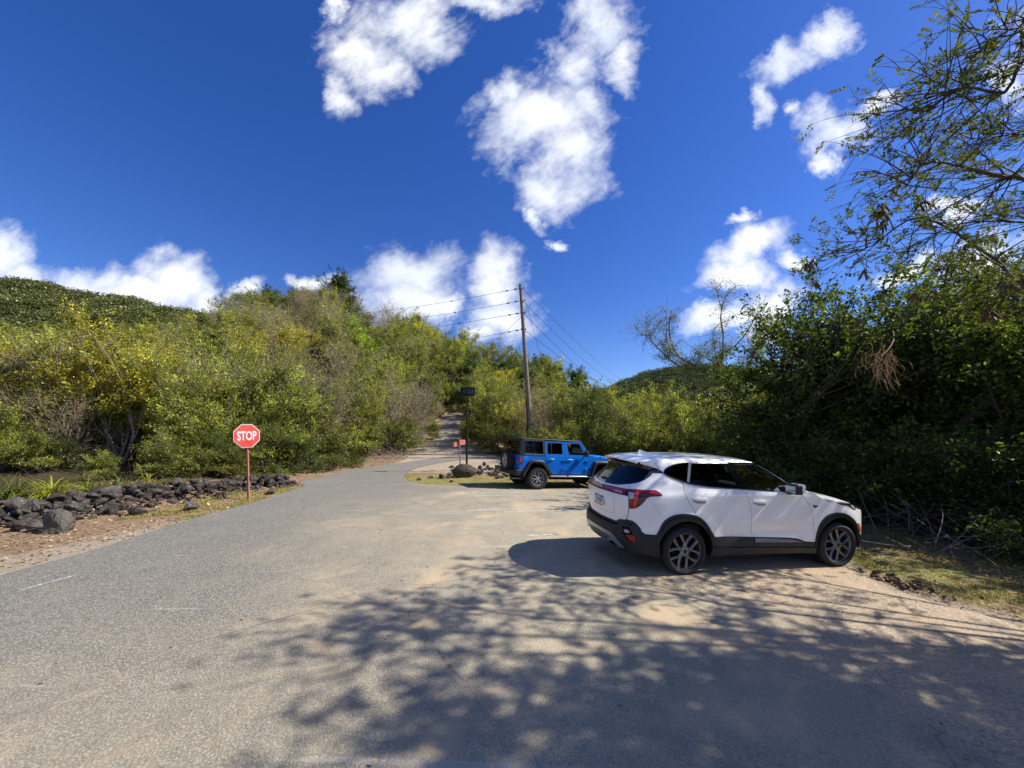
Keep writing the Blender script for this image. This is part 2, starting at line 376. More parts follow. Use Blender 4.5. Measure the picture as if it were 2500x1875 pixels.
# ------------------------------------------------------------------ ground, road, track
def ground_material():
    m = mat('earth', (.2, .15, .09), .95, spec=.15); N, L, B = nodes(m)
    tc = N.new('ShaderNodeTexCoord'); at_ = nn(N, 'ShaderNodeVertexColor', layer_name='Col')
    def noise(s, d=6, r=.6):
        n = nn(N, 'ShaderNodeTexNoise', i_Scale=s, i_Detail=d, i_Roughness=r); L.new(tc.outputs['Object'], n.inputs['Vector']); return n.outputs['Fac']
    def rng(v, a, b):
        r = nn(N, 'ShaderNodeMapRange'); r.inputs['From Min'].default_value = a; r.inputs['From Max'].default_value = b; L.new(v, r.inputs['Value']); return r.outputs[0]
    def mix(f, a, b):
        x = nn(N, 'ShaderNodeMix', data_type='RGBA')
        L.new(f, x.inputs['Factor'])
        for k, c in ((6, a), (7, b)):
            if isinstance(c, tuple): x.inputs[k].default_value = (*c, 1)
            else: L.new(c, x.inputs[k])
        return x.outputs[2]
    fine = rng(noise(45, 5, .7), .38, .62); mid = rng(noise(6, 6, .65), .35, .65); speck = rng(noise(120, 3, .6), .45, .62)
    litter = mix(fine, (.13, .075, .042), (.40, .28, .17)); litter = mix(mid, litter, mix(speck, (.22, .12, .065), (.46, .35, .23)))
    grass = mix(fine, (.10, .12, .022), (.36, .34, .09)); grass = mix(mid, grass, mix(speck, (.20, .20, .05), (.44, .37, .16)))
    gravel = mix(speck, (.24, .19, .14), (.55, .46, .34)); gravel = mix(mid, gravel, mix(fine, (.34, .26, .17), (.48, .40, .30)))
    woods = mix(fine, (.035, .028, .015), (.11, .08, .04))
    sp = N.new('ShaderNodeSeparateColor'); L.new(at_.outputs[0], sp.inputs[0])
    nz = noise(2.2, 5, .65)
    def soft(c):
        a = nn(N, 'ShaderNodeMath', operation='ADD'); L.new(c, a.inputs[0]); s = nn(N, 'ShaderNodeMath', operation='MULTIPLY_ADD'); L.new(nz, s.inputs[0]); s.inputs[1].default_value = 1.1; s.inputs[2].default_value = -.55; L.new(s.outputs[0], a.inputs[1])
        return rng(a.outputs[0], .35, .65)
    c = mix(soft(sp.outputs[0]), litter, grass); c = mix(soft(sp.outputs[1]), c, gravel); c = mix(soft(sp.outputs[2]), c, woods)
    L.new(c, B.inputs['Base Color'])
    h = nn(N, 'ShaderNodeMath', operation='ADD'); L.new(noise(60, 6, .7), h.inputs[0]); L.new(noise(9, 5, .6), h.inputs[1])
    bp = nn(N, 'ShaderNodeBump', i_Strength=.8, i_Distance=.05); L.new(h.outputs[0], bp.inputs['Height']); L.new(bp.outputs[0], B.inputs['Normal'])
    return m

# road outline, in metres
LEDGE = [(-8.2, -14), (-7.1, -4), (-6.72, 0), (-6.70, 4.93), (-6.66, 5.95), (-6.95, 7.97), (-7.12, 10.46), (-7.70, 13.83)]
far = [gp(*p)[:2] for p in [(645, 1041), (700, 1029), (760, 1014), (820, 1006), (870, 999.5), (930, 991), (1000, 983), (1060, 978)]]
near = [gp(*p)[:2] for p in [(1090, 985.5), (1040, 990), (1000, 993), (950, 1000), (905, 1010), (878, 1021), (873, 1031), (885, 1041), (925, 1047), (985, 1050)]]
near = crom(near, 3)
road = crom(LEDGE, 3)+crom(far, 3)+[(far[-1][0]+8, far[-1][1]+3), (far[-1][0]+25, far[-1][1]+4), (far[-1][0]+25, far[-1][1]-2), (near[0][0]+6, near[0][1]+1.2)]+near
road += [(.2, 13.95), (1.0, 14.0), (2.1, 14.7), (3.6, 15.4), (5.2, 15.2), (6.2, 13.2), (6.4, 10.5), (5.9, 8.6), (5.3, 7.0), (5.0, 6.1), (5.05, 5.5), (4.94, 5.0), (5.1, 4.55), (5.38, 4.2), (5.42, 3.8), (5.75, 3.4), (5.7, 2.9), (6.2, 1.2), (7.2, -2), (8, -14)]
lot = road
P_lot = np.array(lot)

def asphalt_material():
    m = mat('asphalt', (.2, .19, .17), .92, spec=.25); N, L, B = nodes(m)
    tc = N.new('ShaderNodeTexCoord'); O = tc.outputs['Object']
    def noise(s, d=6, r=.6, w=0, src=None):
        n = nn(N, 'ShaderNodeTexNoise', i_Scale=s, i_Detail=d, i_Roughness=r, i_Distortion=w); L.new(src or O, n.inputs['Vector']); return n.outputs['Fac']
    def rng(v, a, b, c=0, d=1, kind='LINEAR'):
        r = nn(N, 'ShaderNodeMapRange', interpolation_type=kind); r.inputs['From Min'].default_value = a; r.inputs['From Max'].default_value = b; r.inputs['To Min'].default_value = c; r.inputs['To Max'].default_value = d; L.new(v, r.inputs['Value']); return r.outputs[0]
    def M(op, a, b=None, c=None):
        x = nn(N, 'ShaderNodeMath', operation=op)
        for i, v in enumerate((a, b, c)):
            if v is None: continue
            if isinstance(v, (int, float)): x.inputs[i].default_value = v
            else: L.new(v, x.inputs[i])
        return x.outputs[0]
    def mix(f, a, b, bt='MIX'):
        x = nn(N, 'ShaderNodeMix', data_type='RGBA', blend_type=bt)
        if isinstance(f, (int, float)): x.inputs['Factor'].default_value = f
        else: L.new(f, x.inputs['Factor'])
        for k, c in ((6, a), (7, b)):
            if isinstance(c, tuple): x.inputs[k].default_value = (*c, 1)
            else: L.new(c, x.inputs[k])
        return x.outputs[2]
    v1 = nn(N, 'ShaderNodeTexVoronoi', i_Scale=62); L.new(O, v1.inputs['Vector'])
    v2 = nn(N, 'ShaderNodeTexVoronoi', i_Scale=120); L.new(O, v2.inputs['Vector'])
    sc = N.new('ShaderNodeSeparateColor'); L.new(v1.outputs['Color'], sc.inputs[0]); sc2 = N.new('ShaderNodeSeparateColor'); L.new(v2.outputs['Color'], sc2.inputs[0])
    chips = mix(sc.outputs[0], (.06, .055, .047), (.39, .355, .275)); chips = mix(rng(sc2.outputs[1], .6, .95), chips, (.52, .49, .40))
    grit = noise(95, 4, .75); gap = rng(v1.outputs['Distance'], .25, .62)
    base = mix(M('MULTIPLY', gap, .75), chips, (.045, .044, .042))
    sx = N.new('ShaderNodeSeparateXYZ'); L.new(O, sx.inputs[0]); X, Y = sx.outputs[0], sx.outputs[1]
    # dust carried from the sandy right-hand corner, thinning toward the road edge on the left
    big = noise(.35, 5, .6, .4); midn = noise(1.7, 6, .65, .3)
    dx = rng(M('ADD', X, M('MULTIPLY', M('SUBTRACT', big, .5), 7)), -6.0, .6, 0, 1, 'SMOOTHSTEP')
    fary = rng(Y, 9, 19, 1, .25)
    dust = M('MULTIPLY', M('MULTIPLY', dx, fary), rng(midn, .3, .68, .45, 1))
    dustcol = mix(rng(grit, .4, .62), (.29, .24, .155), (.56, .475, .32))
    # dust sits between the chips first
    cover = M('MULTIPLY', dust, rng(M('ADD', v1.outputs['Distance'], M('MULTIPLY', grit, .5)), .30, .75, .28, 1.0))
    c = mix(cover, base, dustcol)
    # sand
    bs = noise(.8, 6, .65, .5)
    sx_ = M('ADD', M('ADD', X, M('MULTIPLY', Y, .10)), M('MULTIPLY', M('SUBTRACT', bs, .5), 3.2))
    sand = M('MULTIPLY', rng(sx_, 2.0, 3.6, 0, 1, 'SMOOTHSTEP'), rng(Y, 9, 6.2, 0, 1))
    fx = nn(N, 'ShaderNodeMapping'); fx.inputs['Rotation'].default_value = (0, 0, .5); fx.inputs['Scale'].default_value = (8, 55, 8); L.new(O, fx.inputs[0])
    streak = noise(1, 5, .6, 0, fx.outputs[0])
    sandcol = mix(rng(noise(38, 5, .7), .38, .64), (.30, .215, .135), (.60, .475, .325)); sandcol = mix(rng(streak, .55, .7, 0, .55), sandcol, (.24, .165, .10))
    c = mix(sand, c, sandcol)
    # tan tyre-carried patches and pale scuffs
    p1 = rng(noise(.8, 5, .62, .8), .52, .66); c = mix(M('MULTIPLY', M('MULTIPLY', p1, .72), dx), c, (.56, .405, .235)); p2 = rng(noise(1.3, 6, .66, .5), .54, .70); c = mix(M('MULTIPLY', p2, .38), c, (.10, .098, .09))
    st = nn(N, 'ShaderNodeMapping'); st.inputs['Rotation'].default_value = (0, 0, math.radians(-62)); st.inputs['Scale'].default_value = (.35, 6, 1); L.new(O, st.inputs[0])
    sc_ = rng(noise(1.0, 4, .5, .3, st.outputs[0]), .66, .72); c = mix(M('MULTIPLY', sc_, .35), c, (.55, .53, .46))
    # darker resurfaced strip along the left
    lf = rng(M('ADD', X, M('MULTIPLY', M('SUBTRACT', midn, .5), 1.5)), -3.2, -6.0, 0, .32, 'SMOOTHSTEP'); c = mix(lf, c, mix(sc.outputs[0], (.08, .077, .068), (.28, .265, .23)))
    # hairline cracks, sealed pale
    wv = nn(N, 'ShaderNodeTexVoronoi', feature='DISTANCE_TO_EDGE', i_Scale=.42)
    nzv = nn(N, 'ShaderNodeTexNoise', i_Scale=2.5, i_Detail=6); L.new(O, nzv.inputs['Vector'])
    wp = nn(N, 'ShaderNodeMix', data_type='VECTOR'); wp.inputs['Factor'].default_value = .22; L.new(O, wp.inputs[4]); L.new(nzv.outputs['Color'], wp.inputs[5]); L.new(wp.outputs[1], wv.inputs['Vector'])
    crack = rng(wv.outputs['Distance'], .0, .0055, .55, 0); crack = M('MULTIPLY', crack, rng(midn, .42, .6)); c = mix(crack, c, (.05, .045, .04))
    c = mix(.16, c, mix(rng(noise(.55, 5, .6), .3, .7), (.17, .165, .145), (.36, .325, .25)))
    L.new(c, B.inputs['Base Color'])
    hh = M('ADD', M('MULTIPLY', M('SUBTRACT', 1, v1.outputs['Distance']), .8), M('MULTIPLY', grit, .9)); hh = M('ADD', hh, M('MULTIPLY', M('MULTIPLY', streak, sand), 2.5)); hh = M('ADD', hh, M('MULTIPLY', bs, 2.5))
    bp = nn(N, 'ShaderNodeBump', i_Strength=.65, i_Distance=.010); L.new(hh, bp.inputs['Height']); L.new(bp.outputs[0], B.inputs['Normal'])
    return m

def build_ground():
    def axis(dense_a, dense_b, step, lo, hi, g=1.09):
        c = list(np.arange(dense_a, dense_b, step)); s = step
        while c[-1] < hi: s = min(s*g, 14); c.append(c[-1]+s)
        s = step
        while c[0] > lo: s = min(s*g, 14); c.insert(0, c[0]-s)
        return np.array(c)
    xs = axis(-15, 9.5, .16, -900, 900); ys = axis(3, 20, .16, -60, 900)
    X, Y = np.meshgrid(xs, ys, indexing='ij'); Z = hgt(X, Y)
    P = np.stack([X.ravel(), Y.ravel()], 1)
    near_ = (P[:, 0] > -12) & (P[:, 0] < 30) & (P[:, 1] > -16) & (P[:, 1] < 50)
    ins = np.zeros(len(P), bool); dd = np.full(len(P), 9.)
    ins[near_] = inside(P[near_], lot); dd[near_] = segdist(P[near_], lot)
    z = Z.ravel().copy()
    # roughness of the verge, sunk under the paving
    rough = np.array([.035*mnoise.noise((a*1.3, b*1.3, 0))+.02*mnoise.noise((a*4.7, b*4.7, 3)) if (-16 < a < 12 and 0 < b < 26) else 0 for a, b in P])
    z += np.where(ins, 0, rough*np.clip(dd/.5, 0, 1)); z -= np.where(ins, .05*np.clip(dd/.25, 0, 1)+.002, 0)
    # torn edge beside the front wheel
    z -= .05*np.exp(-(((P[:, 0]-5.35)/.28)**2+((P[:, 1]-5.15)/.75)**2))
    n, k = X.shape
    idx = np.arange(n*k).reshape(n, k); F = np.stack([idx[:-1, :-1], idx[1:, :-1], idx[1:, 1:], idx[:-1, 1:]], -1).reshape(-1, 4)
    x, y = P[:, 0], P[:, 1]
    # R grass, G gravel, B woodland floor
    Rr = np.zeros(len(P)); G = np.zeros(len(P)); Bc = np.zeros(len(P))
    isl = (x > -7) & (x < 4.5) & (y > 13.5) & (y < 26)
    Rr[isl] = np.where(y[isl] < 16.8, .62, .35); G[isl & (y > 18.6)] = .75
    right = (x > 4.4) & (y < 13) & (y > -10); Rr[right] = np.clip(.50+.14*np.sin(x[right]*2.1+y[right]*1.3)-np.maximum(0, x[right]-6.9)*.3, 0, .7); G[right & (y < 7.2)] = np.clip(1.0-dd[right & (y < 7.2)]/.75, 0, 1)
    left = (x < -6) & (y < 15); dl = -6.9-x
    G[left] = np.clip(.95-dl[left]*.55-(y[left]-5)*.09, 0, 1); Rr[left] = np.where(y[left] > 9.5, np.clip(.62-dl[left]*.28, 0, .6), .12)
    tr = np.abs(x-ftx(y)); trk = (y > 25) & (y < 70); G[trk] = np.maximum(G[trk], np.clip(1.15-np.abs(tr[trk])/1.9, 0, 1)); Rr[trk & (tr < 4)] = 0
    az = np.degrees(np.arctan2(x, np.maximum(y, .01))); r = np.hypot(x, y)
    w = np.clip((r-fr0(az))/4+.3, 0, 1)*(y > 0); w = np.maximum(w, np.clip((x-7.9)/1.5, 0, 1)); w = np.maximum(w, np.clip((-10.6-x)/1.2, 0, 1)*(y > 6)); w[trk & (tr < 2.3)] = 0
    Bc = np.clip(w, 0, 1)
    cols = np.stack([Rr, G, Bc, np.ones(len(P))], 1)
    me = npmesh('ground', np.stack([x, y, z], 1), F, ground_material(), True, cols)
    tag(link('ground', me), kind='structure')
    # paving sheet
    V, T = fill(lot, step=.33)
    zz = hgt(V[:, 0], V[:, 1])+.012
    me = npmesh('road', np.column_stack([V, zz]), T, asphalt_material(), True); tag(link('road', me), kind='structure')
    # gravel track, a sheet on the slope
    ty = np.arange(26.6, 50.5, .6); tv = np.linspace(-1, 1, 9); A = []
    for yy in ty:
        wd = 1.45+2.0*float(1-sm(27, 31.5, yy))
        for v in tv: A.append((float(ftx(yy))+v*wd+.25*mnoise.noise((yy*.7, v*9, 1)), yy))
    A = np.array(A); zz = hgt(A[:, 0], A[:, 1])+.05-.05*np.abs(np.tile(tv, len(ty)))**3
    idx = np.arange(len(A)).reshape(len(ty), 9); F = np.stack([idx[:-1, :-1], idx[:-1, 1:], idx[1:, 1:], idx[1:, :-1]], -1).reshape(-1, 4)
    gm = noisy('gravel', (.17, .145, .115), (.40, .35, .27), 14, 8, .95, .6, 30, .35, .65, (.26, .21, .15), .7, .1, .7, .03)
    tag(link('path', npmesh('path', np.column_stack([A, zz]), F, gm, True)), kind='structure')
build_ground()

paint_m = noisy('worn_paint', (.62, .61, .56), (.25, .24, .21), 26, 8, .8, .1, 60, .42, .60)
def marking(name, a, b, w, label):
    a = Vector(a[:2]); b = Vector(b[:2]); d = (b-a); n = Vector((-d.y, d.x)).normalized(); L_ = d.length; k = max(4, int(L_/.05)); V = []; F = []; r = random.Random(len(label))
    on = True
    for i in range(k+1):
        p = a+d*(i/k); j = .75+.35*mnoise.noise((p.x*9, p.y*9, 5)); ww = w*j/2
        for s in (-1, 1): q = p+n*s*ww; V.append((q.x, q.y, hz(q.x, q.y)+.0165))
    for i in range(k):
        p = a+d*(i/k)
        if mnoise.noise((p.x*5, p.y*5, 2)) > -.42: F.append((2*i, 2*i+1, 2*i+3, 2*i+2))
    return tag(link(name, mkmesh(name, V, F, paint_m)), kind='structure')
marking('parking_line', gp(985, 1068), gp(1300, 1061.5), .10, 'a')
marking('parking_line', gp(1010, 1104), gp(1320, 1096), .10, 'b')
marking('parking_line', gp(1140, 1159), gp(1200, 1156), .10, 'c')
marking('parking_line', gp(1186, 1085), gp(1216, 1092.5), .08, 'cc')
marking('edge_line', gp(45, 1277), gp(160, 1246), .045, 'd')
marking('edge_line', gp(1040, 1070.5), gp(1180, 1075), .05, 'e')
_keep = paint_m; paint_m = noisy('seam_dust', (.36, .32, .24), (.24, .22, .19), 30, 8, .9, .1, 60, .40, .60)
for a_, b_, w_ in [((0, 1346), (330, 1252), .020), ((330, 1252), (560, 1165), .018), ((0, 1592), (385, 1400), .022), ((385, 1400), (700, 1312), .022), ((60, 1262), (150, 1230), .025), ((395, 1290), (470, 1262), .022)]: marking('road_seam', gp(*a_), gp(*b_), w_, 'f')
paint_m = _keep

# ------------------------------------------------------------------ vegetation
class Plant:
    def __init__(s, seed): s.r = random.Random(seed); s.g = np.random.default_rng(seed); s.ct = 1.0; s.tv = []; s.tf = []; s.n = 0; s.lp = []; s.ld = []; s.lt = []
    def path(s, a, b, bend=.15, n=5):
        a = Vector(a); b = Vector(b); L = (b-a).length; m = (a+b)/2+Vector([s.r.gauss(0, 1)*bend*L for _ in range(3)])+Vector((0, 0, bend*L*.35))
        return [a*(1-t)**2+m*2*t*(1-t)+b*t*t for t in [i/n for i in range(n+1)]]
    def tube(s, pts, r0, r1, k=4):
        V = []; n = len(pts); ref = None
        for i, p in enumerate(pts):
            t = (pts[min(i+1, n-1)]-pts[max(i-1, 0)])
            if t.length < 1e-6: t = Vector((0, 0, 1))
            t.normalize()
            if ref is None: ref = t.orthogonal().normalized()
            ref = (ref-t*ref.dot(t))
            ref = ref.normalized() if ref.length > 1e-4 else t.orthogonal().normalized()
            b = t.cross(ref); r = r0+(r1-r0)*i/(n-1)
            for q in range(k): a = 2*math.pi*q/k; V.append(p+(ref*math.cos(a)+b*math.sin(a))*r)
        base = s.n
        for i in range(n-1):
            for q in range(k): s.tf.append((base+i*k+q, base+i*k+(q+1) % k, base+(i+1)*k+(q+1) % k, base+(i+1)*k+q))
        s.tv += V; s.n += len(V)
    def leaves(s, pts, n, spread, droop=0):
        """scatter n leaf anchors along a twig"""
        P = np.array([tuple(p) for p in pts]); t = s.g.random(n)*(len(P)-1); i = np.minimum(t.astype(int), len(P)-2); f = (t-i)[:, None]
        p = P[i]*(1-f)+P[i+1]*f+s.g.normal(0, spread, (n, 3)); s.lp.append(p)
        d = P[-1]-P[0]; d = d/(np.linalg.norm(d)+1e-6); s.ld.append(np.tile(d, (n, 1))*.5+s.g.normal(0, .6, (n, 3))+np.array([0, 0, -droop])); s.lt.append(np.full(n, math.exp(s.r.gauss(0, .30))*s.ct))
    def meshes(s, name, bark, leaf, size, aspect=.5, tone=(.55, 1.35), yellow=.1, dead=.0, jit=.3, up=.6):
        tr = npmesh(name+'_trunk', np.array([tuple(v) for v in s.tv]), np.array(s.tf), bark, True) if s.tv else None
        cr = None
        if s.lp:
            P = np.concatenate(s.lp); D = np.concatenate(s.ld); cr = leafmesh(name+'_crown', P, D, s.g, leaf, size, aspect, tone, yellow, dead, jit, up, np.concatenate(s.lt) if s.lt and sum(map(len, s.lt)) == len(P) else None)
        return tr, cr
def leafmesh(name, P, D, g, leaf, size, aspect, tone, yellow, dead, jit=.3, up=.6, tw=None):
    n = len(P); D = D/np.linalg.norm(D, axis=1, keepdims=True); U = g.normal(0, 1, (n, 3))+np.array([0, 0, up*2]); S = np.cross(D, U); S /= np.linalg.norm(S, axis=1, keepdims=True)+1e-9
    sz = size*np.clip(1+g.normal(0, jit, n), .4, 1.9)[:, None]; w = sz*aspect*.5; Nn = np.cross(S, D)
    a = P; b = P+D*sz*.5+S*w+Nn*sz*.06; c = P+D*sz; d = P+D*sz*.5-S*w+Nn*sz*.06
    V = np.stack([a, b, c, d], 1).reshape(-1, 3); F = np.arange(4*n).reshape(n, 4)
    t = g.uniform(tone[0], tone[1], n)*(1 if tw is None else tw); col = np.ones((n, 4)); col[:, 0] = t; col[:, 1] = t; col[:, 2] = t
    y = g.random(n) < yellow; col[y, 0] *= 1.45; col[y, 1] *= 1.28
    q = g.random(n) < dead; col[q, 0] *= 1.5; col[q, 1] *= 1.0; col[q, 2] *= 1.5
    return npmesh(name, V, F, leaf, False, np.repeat(col, 4, 0))

bark_pale = noisy('bark_pale', (.40, .34, .27), (.20, .165, .125), 9, 6, .9, .4)
bark_dark = noisy('bark_dark', (.10, .08, .06), (.05, .04, .03), 9, 6, .9, .4)
bark_grey = noisy('bark_grey', (.24, .21, .17), (.13, .11, .085), 9, 6, .9, .4)
bark_dead = noisy('bark_dead', (.22, .17, .12), (.36, .30, .23), 9, 6, .95, .2)
leaf_mid = leafmat('leaf_mid', (.215, .235, .040), .40, .28, .03, .010)
leaf_yel = leafmat('leaf_yellowgreen', (.40, .385, .040), .42, .15, .03, .008)
leaf_bri = leafmat('leaf_bright', (.28, .38, .034), .42, .1, .03, .008)
leaf_dark = leafmat('leaf_dark', (.090, .130, .028), .34, .2, .04, .01)
leaf_olive = leafmat('leaf_olive', (.250, .240, .080), .32, .30, .03, .010)
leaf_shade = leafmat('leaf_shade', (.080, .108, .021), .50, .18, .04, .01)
leaf_thin = leafmat('leaf_feathery', (.105, .125, .028), .40, .1, .02, .01)

def grow(seed, H=5, R=2.2, stems=5, clumps=40, twigs=7, per=55, low=.12, flat=1.0, spread=.07, tw=.75, bend=.14, r0=.05, dense=1.0, kt=3, lobes=6, shape=None, twig_r=.006):
    """multi-stemmed scrub tree. The crown is a cluster of uneven lobes filled with leafy twigs"""
    P = Plant(seed); r = P.r
    L = []
    for i in range(lobes):
        a = r.uniform(0, 6.283); rr = R*r.uniform(.15, .62); z = H*r.uniform(.38, .80) if i else H*.78
        L.append((Vector((rr*math.cos(a), rr*math.sin(a), z)), R*r.uniform(.42, .68), H*r.uniform(.16, .27)*flat))
    if low < .3:
        for i in range(max(2, lobes//2)):
            a = r.uniform(0, 6.283); rr = R*r.uniform(.4, .8); L.append((Vector((rr*math.cos(a), rr*math.sin(a), H*r.uniform(low+.05, .35))), R*r.uniform(.3, .5), H*.15))
    bases = [Vector((r.gauss(0, .12*R*.5), r.gauss(0, .12*R*.5), -.25)) for _ in range(stems)]
    tips = []
    for b in bases:
        a = r.uniform(0, 6.283); t = Vector((R*.35*math.cos(a)*r.random(), R*.35*math.sin(a)*r.random(), H*r.uniform(.35, .6)))
        q = P.path(b, t, bend, 7); P.tube(q, r0*r.uniform(.6, 1.2), r0*.35, 5); tips.append(q)
    for i in range(clumps):
        c, lr, lh = L[i % len(L)]; P.ct = math.exp(r.gauss(0, .20))
        d = Vector((r.gauss(0, 1), r.gauss(0, 1), r.gauss(.25, 1))).normalized(); k = r.uniform(.35, 1.0)**.6
        e = c+Vector((d.x*lr*k, d.y*lr*k, d.z*lh*k)); e.z = max(e.z, H*low*r.uniform(.5, 1.3))
        q = min(tips, key=lambda q: (q[-1]-e).length*r.uniform(.7, 1.3)); s = q[r.randint(2, len(q)-1)]
        if s.z > e.z: s = q[2]
        bp = P.path(s, e, bend*.8, 5); P.tube(bp, r0*.36, .007+twig_r*.4, 4)
        for j in range(twigs):
            o = bp[r.randint(2, 5)]; dd = Vector((r.gauss(0, 1), r.gauss(0, 1), r.gauss(.25, .8))).normalized()
            out = (e-Vector((0, 0, H*.45))).normalized(); dd = (dd+out*.7).normalized(); ln = tw*r.uniform(.5, 1.15)
            tp = P.path(o, o+dd*ln, .12, 3); P.tube(tp, twig_r, twig_r*.5, kt)
            n = int(per*dense*r.uniform(.5, 1.4))
            if n > 0: P.leaves(tp, n, spread)
    return P

PROTO = {}
def proto(key, P, bark, leaf, size, **k):
    PROTO[key] = P.meshes(key, bark, leaf, size, **k)
    return PROTO[key]
proto('a1', grow(1, 4.6, 2.4, 5, 46, 8, 46, .08), bark_pale, leaf_mid, .092, yellow=.12)
proto('a2', grow(2, 5.2, 2.6, 6, 50, 8, 46, .08, lobes=8), bark_pale, leaf_mid, .088, yellow=.2, dead=.05)
proto('b1', grow(3, 5.6, 2.7, 4, 48, 8, 44, .25, spread=.09), bark_pale, leaf_yel, .10, yellow=.25)
proto('c1', grow(4, 5.0, 2.3, 4, 52, 8, 52, .10, lobes=7), bark_dark, leaf_dark, .115, yellow=.04)
proto('d1', grow(5, 4.4, 2.3, 8, 44, 11, 15, .12, tw=1.0, spread=.05, bend=.10), bark_grey, leaf_olive, .085, yellow=.2, dead=.15)
proto('d2', grow(6, 4.8, 2.5, 9, 50, 12, 9, .15, tw=1.15, spread=.05, bend=.08), bark_pale, leaf_olive, .085, yellow=.3, dead=.2)
proto('e1', grow(7, 4.4, 2.0, 4, 40, 8, 62, .2, lobes=5, spread=.08), bark_pale, leaf_bri, .10, yellow=.1)
# near, finer ones
proto('n1', grow(11, 6.6, 2.9, 5, 66, 10, 27, .38, lobes=7, spread=.08, tw=.75, r0=.065), bark_pale, leaf_mid, .108, yellow=.35, tone=(.6, 1.5))
proto('n2', grow(12, 6.2, 2.8, 4, 64, 10, 26, .42, lobes=7, spread=.08, tw=.75, r0=.085), bark_pale, leaf_yel, .110, yellow=.3, tone=(.6, 1.3))
proto('n3', grow(13, 5.4, 2.5, 6, 80, 10, 27, .16, lobes=9, spread=.07, tw=.6), bark_grey, leaf_mid, .108, yellow=.12, tone=(.45, 1.3))
proto('n4', grow(14, 5.0, 2.4, 9, 60, 13, 9, .10, tw=1.0, bend=.12, spread=.05), bark_pale, leaf_olive, .07, yellow=.3, dead=.25)
proto('n5', grow(15, 2.6, 1.7, 7, 50, 9, 30, .02, lobes=7, spread=.06, tw=.5, r0=.025), bark_grey, leaf_mid, .075, yellow=.15, tone=(.4, 1.2))
# dark right-hand trees; yellow and brighter leaves of r1, r2 stand for sunlit ones
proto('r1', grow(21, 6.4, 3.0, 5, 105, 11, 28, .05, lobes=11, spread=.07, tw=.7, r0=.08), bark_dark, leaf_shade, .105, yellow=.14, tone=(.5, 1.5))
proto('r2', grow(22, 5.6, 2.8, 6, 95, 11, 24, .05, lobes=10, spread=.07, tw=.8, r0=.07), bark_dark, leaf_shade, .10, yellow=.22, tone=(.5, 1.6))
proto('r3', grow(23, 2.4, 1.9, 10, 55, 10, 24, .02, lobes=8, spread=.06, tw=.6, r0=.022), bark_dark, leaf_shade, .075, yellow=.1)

def tree(name, key, x, y, s=1.0, rz=None, label=None, cat='tree', group=None, zs=1.0, dz=0.0, tilt=None):
    o = empty(name, (x, y, hz(x, y)+dz), (R_.uniform(-.06, .06), R_.uniform(-.06, .06), R_.uniform(0, 6.28) if rz is None else rz) if tilt is None else tilt)
    o.scale = (s, s, s*zs); tag(o, label, cat, group)
    t, c = PROTO[key]
    if t: link('trunk', t, o)
    if c: link('crown', c, o)
    return o

# hillside woodland of separate trees
HG = {'a1': 'olive green rounded scrub tree in the mass covering the hillside', 'a2': 'olive green rounded scrub tree in the mass covering the hillside', 'b1': 'yellowish green scrub tree in the mass covering the hillside',
      'c1': 'dark evergreen scrub tree in the mass covering the hillside', 'd1': 'greyish twiggy half-bare scrub tree on the hillside', 'd2': 'greyish twiggy half-bare scrub tree on the hillside', 'e1': 'bright lime green scrub tree standing out on the hillside'}
GG = {'a1': 'olive scrub trees covering the hillside', 'a2': 'olive scrub trees covering the hillside', 'b1': 'yellowish scrub trees on the hillside', 'c1': 'dark evergreens on the hillside', 'd1': 'twiggy half-bare scrub on the hillside', 'd2': 'twiggy half-bare scrub on the hillside', 'e1': 'lime green scrub trees on the hillside'}
cand = []
for i in range(26):
    rr = 21+i*3.3
    n = int(rr*math.radians(92)/4.1)
    for k in range(n):
        az = -62+92*(k+.5*(i % 2)+R_.uniform(-.3, .3))/n; r = rr+R_.uniform(-1.2, 1.2)
        x = r*math.sin(math.radians(az)); y = r*math.cos(math.radians(az)); r0 = float(fr0(az)); r1 = float(fr1(az))
        if r < r0+1.5 or r > r1+5: continue
        if abs(x-float(ftx(y))) < (3.0 if y < 50 else 1.0) and 25 < y < 56: continue
        cand.append((r, az, x, y))
cand.sort(); step_keep = 292/len(cand) if len(cand) > 292 else 1.0
kept = [c for i, c in enumerate(cand) if c[0] < 46 or R_.random() < (292-sum(1 for q in cand if q[0] < 46))/max(1, sum(1 for q in cand if q[0] >= 46))][:296]
print('hill trees', len(cand), len(kept))
for (r, az, x, y) in kept:
    q = mnoise.noise((x*.055, y*.055, 4))+R_.gauss(0, .35)
    far_ = r > 55
    if q > .58: key = 'b1'
    elif q > .16: key = R_.choice(['a1', 'a2'])
    elif q > -.46: key = R_.choice(['d1', 'd2', 'd1', 'a2'])
    else: key = R_.choice(['c1', 'd2', 'd1'])
    s = R_.uniform(.72, 1.2)*(1.0 if r < 46 else 1.15)
    if az > -3 and r > 45: key = R_.choice(['c1', 'a1', 'a2', 'c1'])
    tree('scrub_tree', key, x, y, s, label=HG[key], cat='tree', group=GG[key], zs=R_.uniform(.85, 1.12))

def tp(px, D): u = (px*2500/2212-PCX)/FPX; return u*D, D
def T(px, D, key, s, label, name='scrub_tree', **k):
    x, y = tp(px, D); return tree(name, key, x, y, s, label=label, **k)
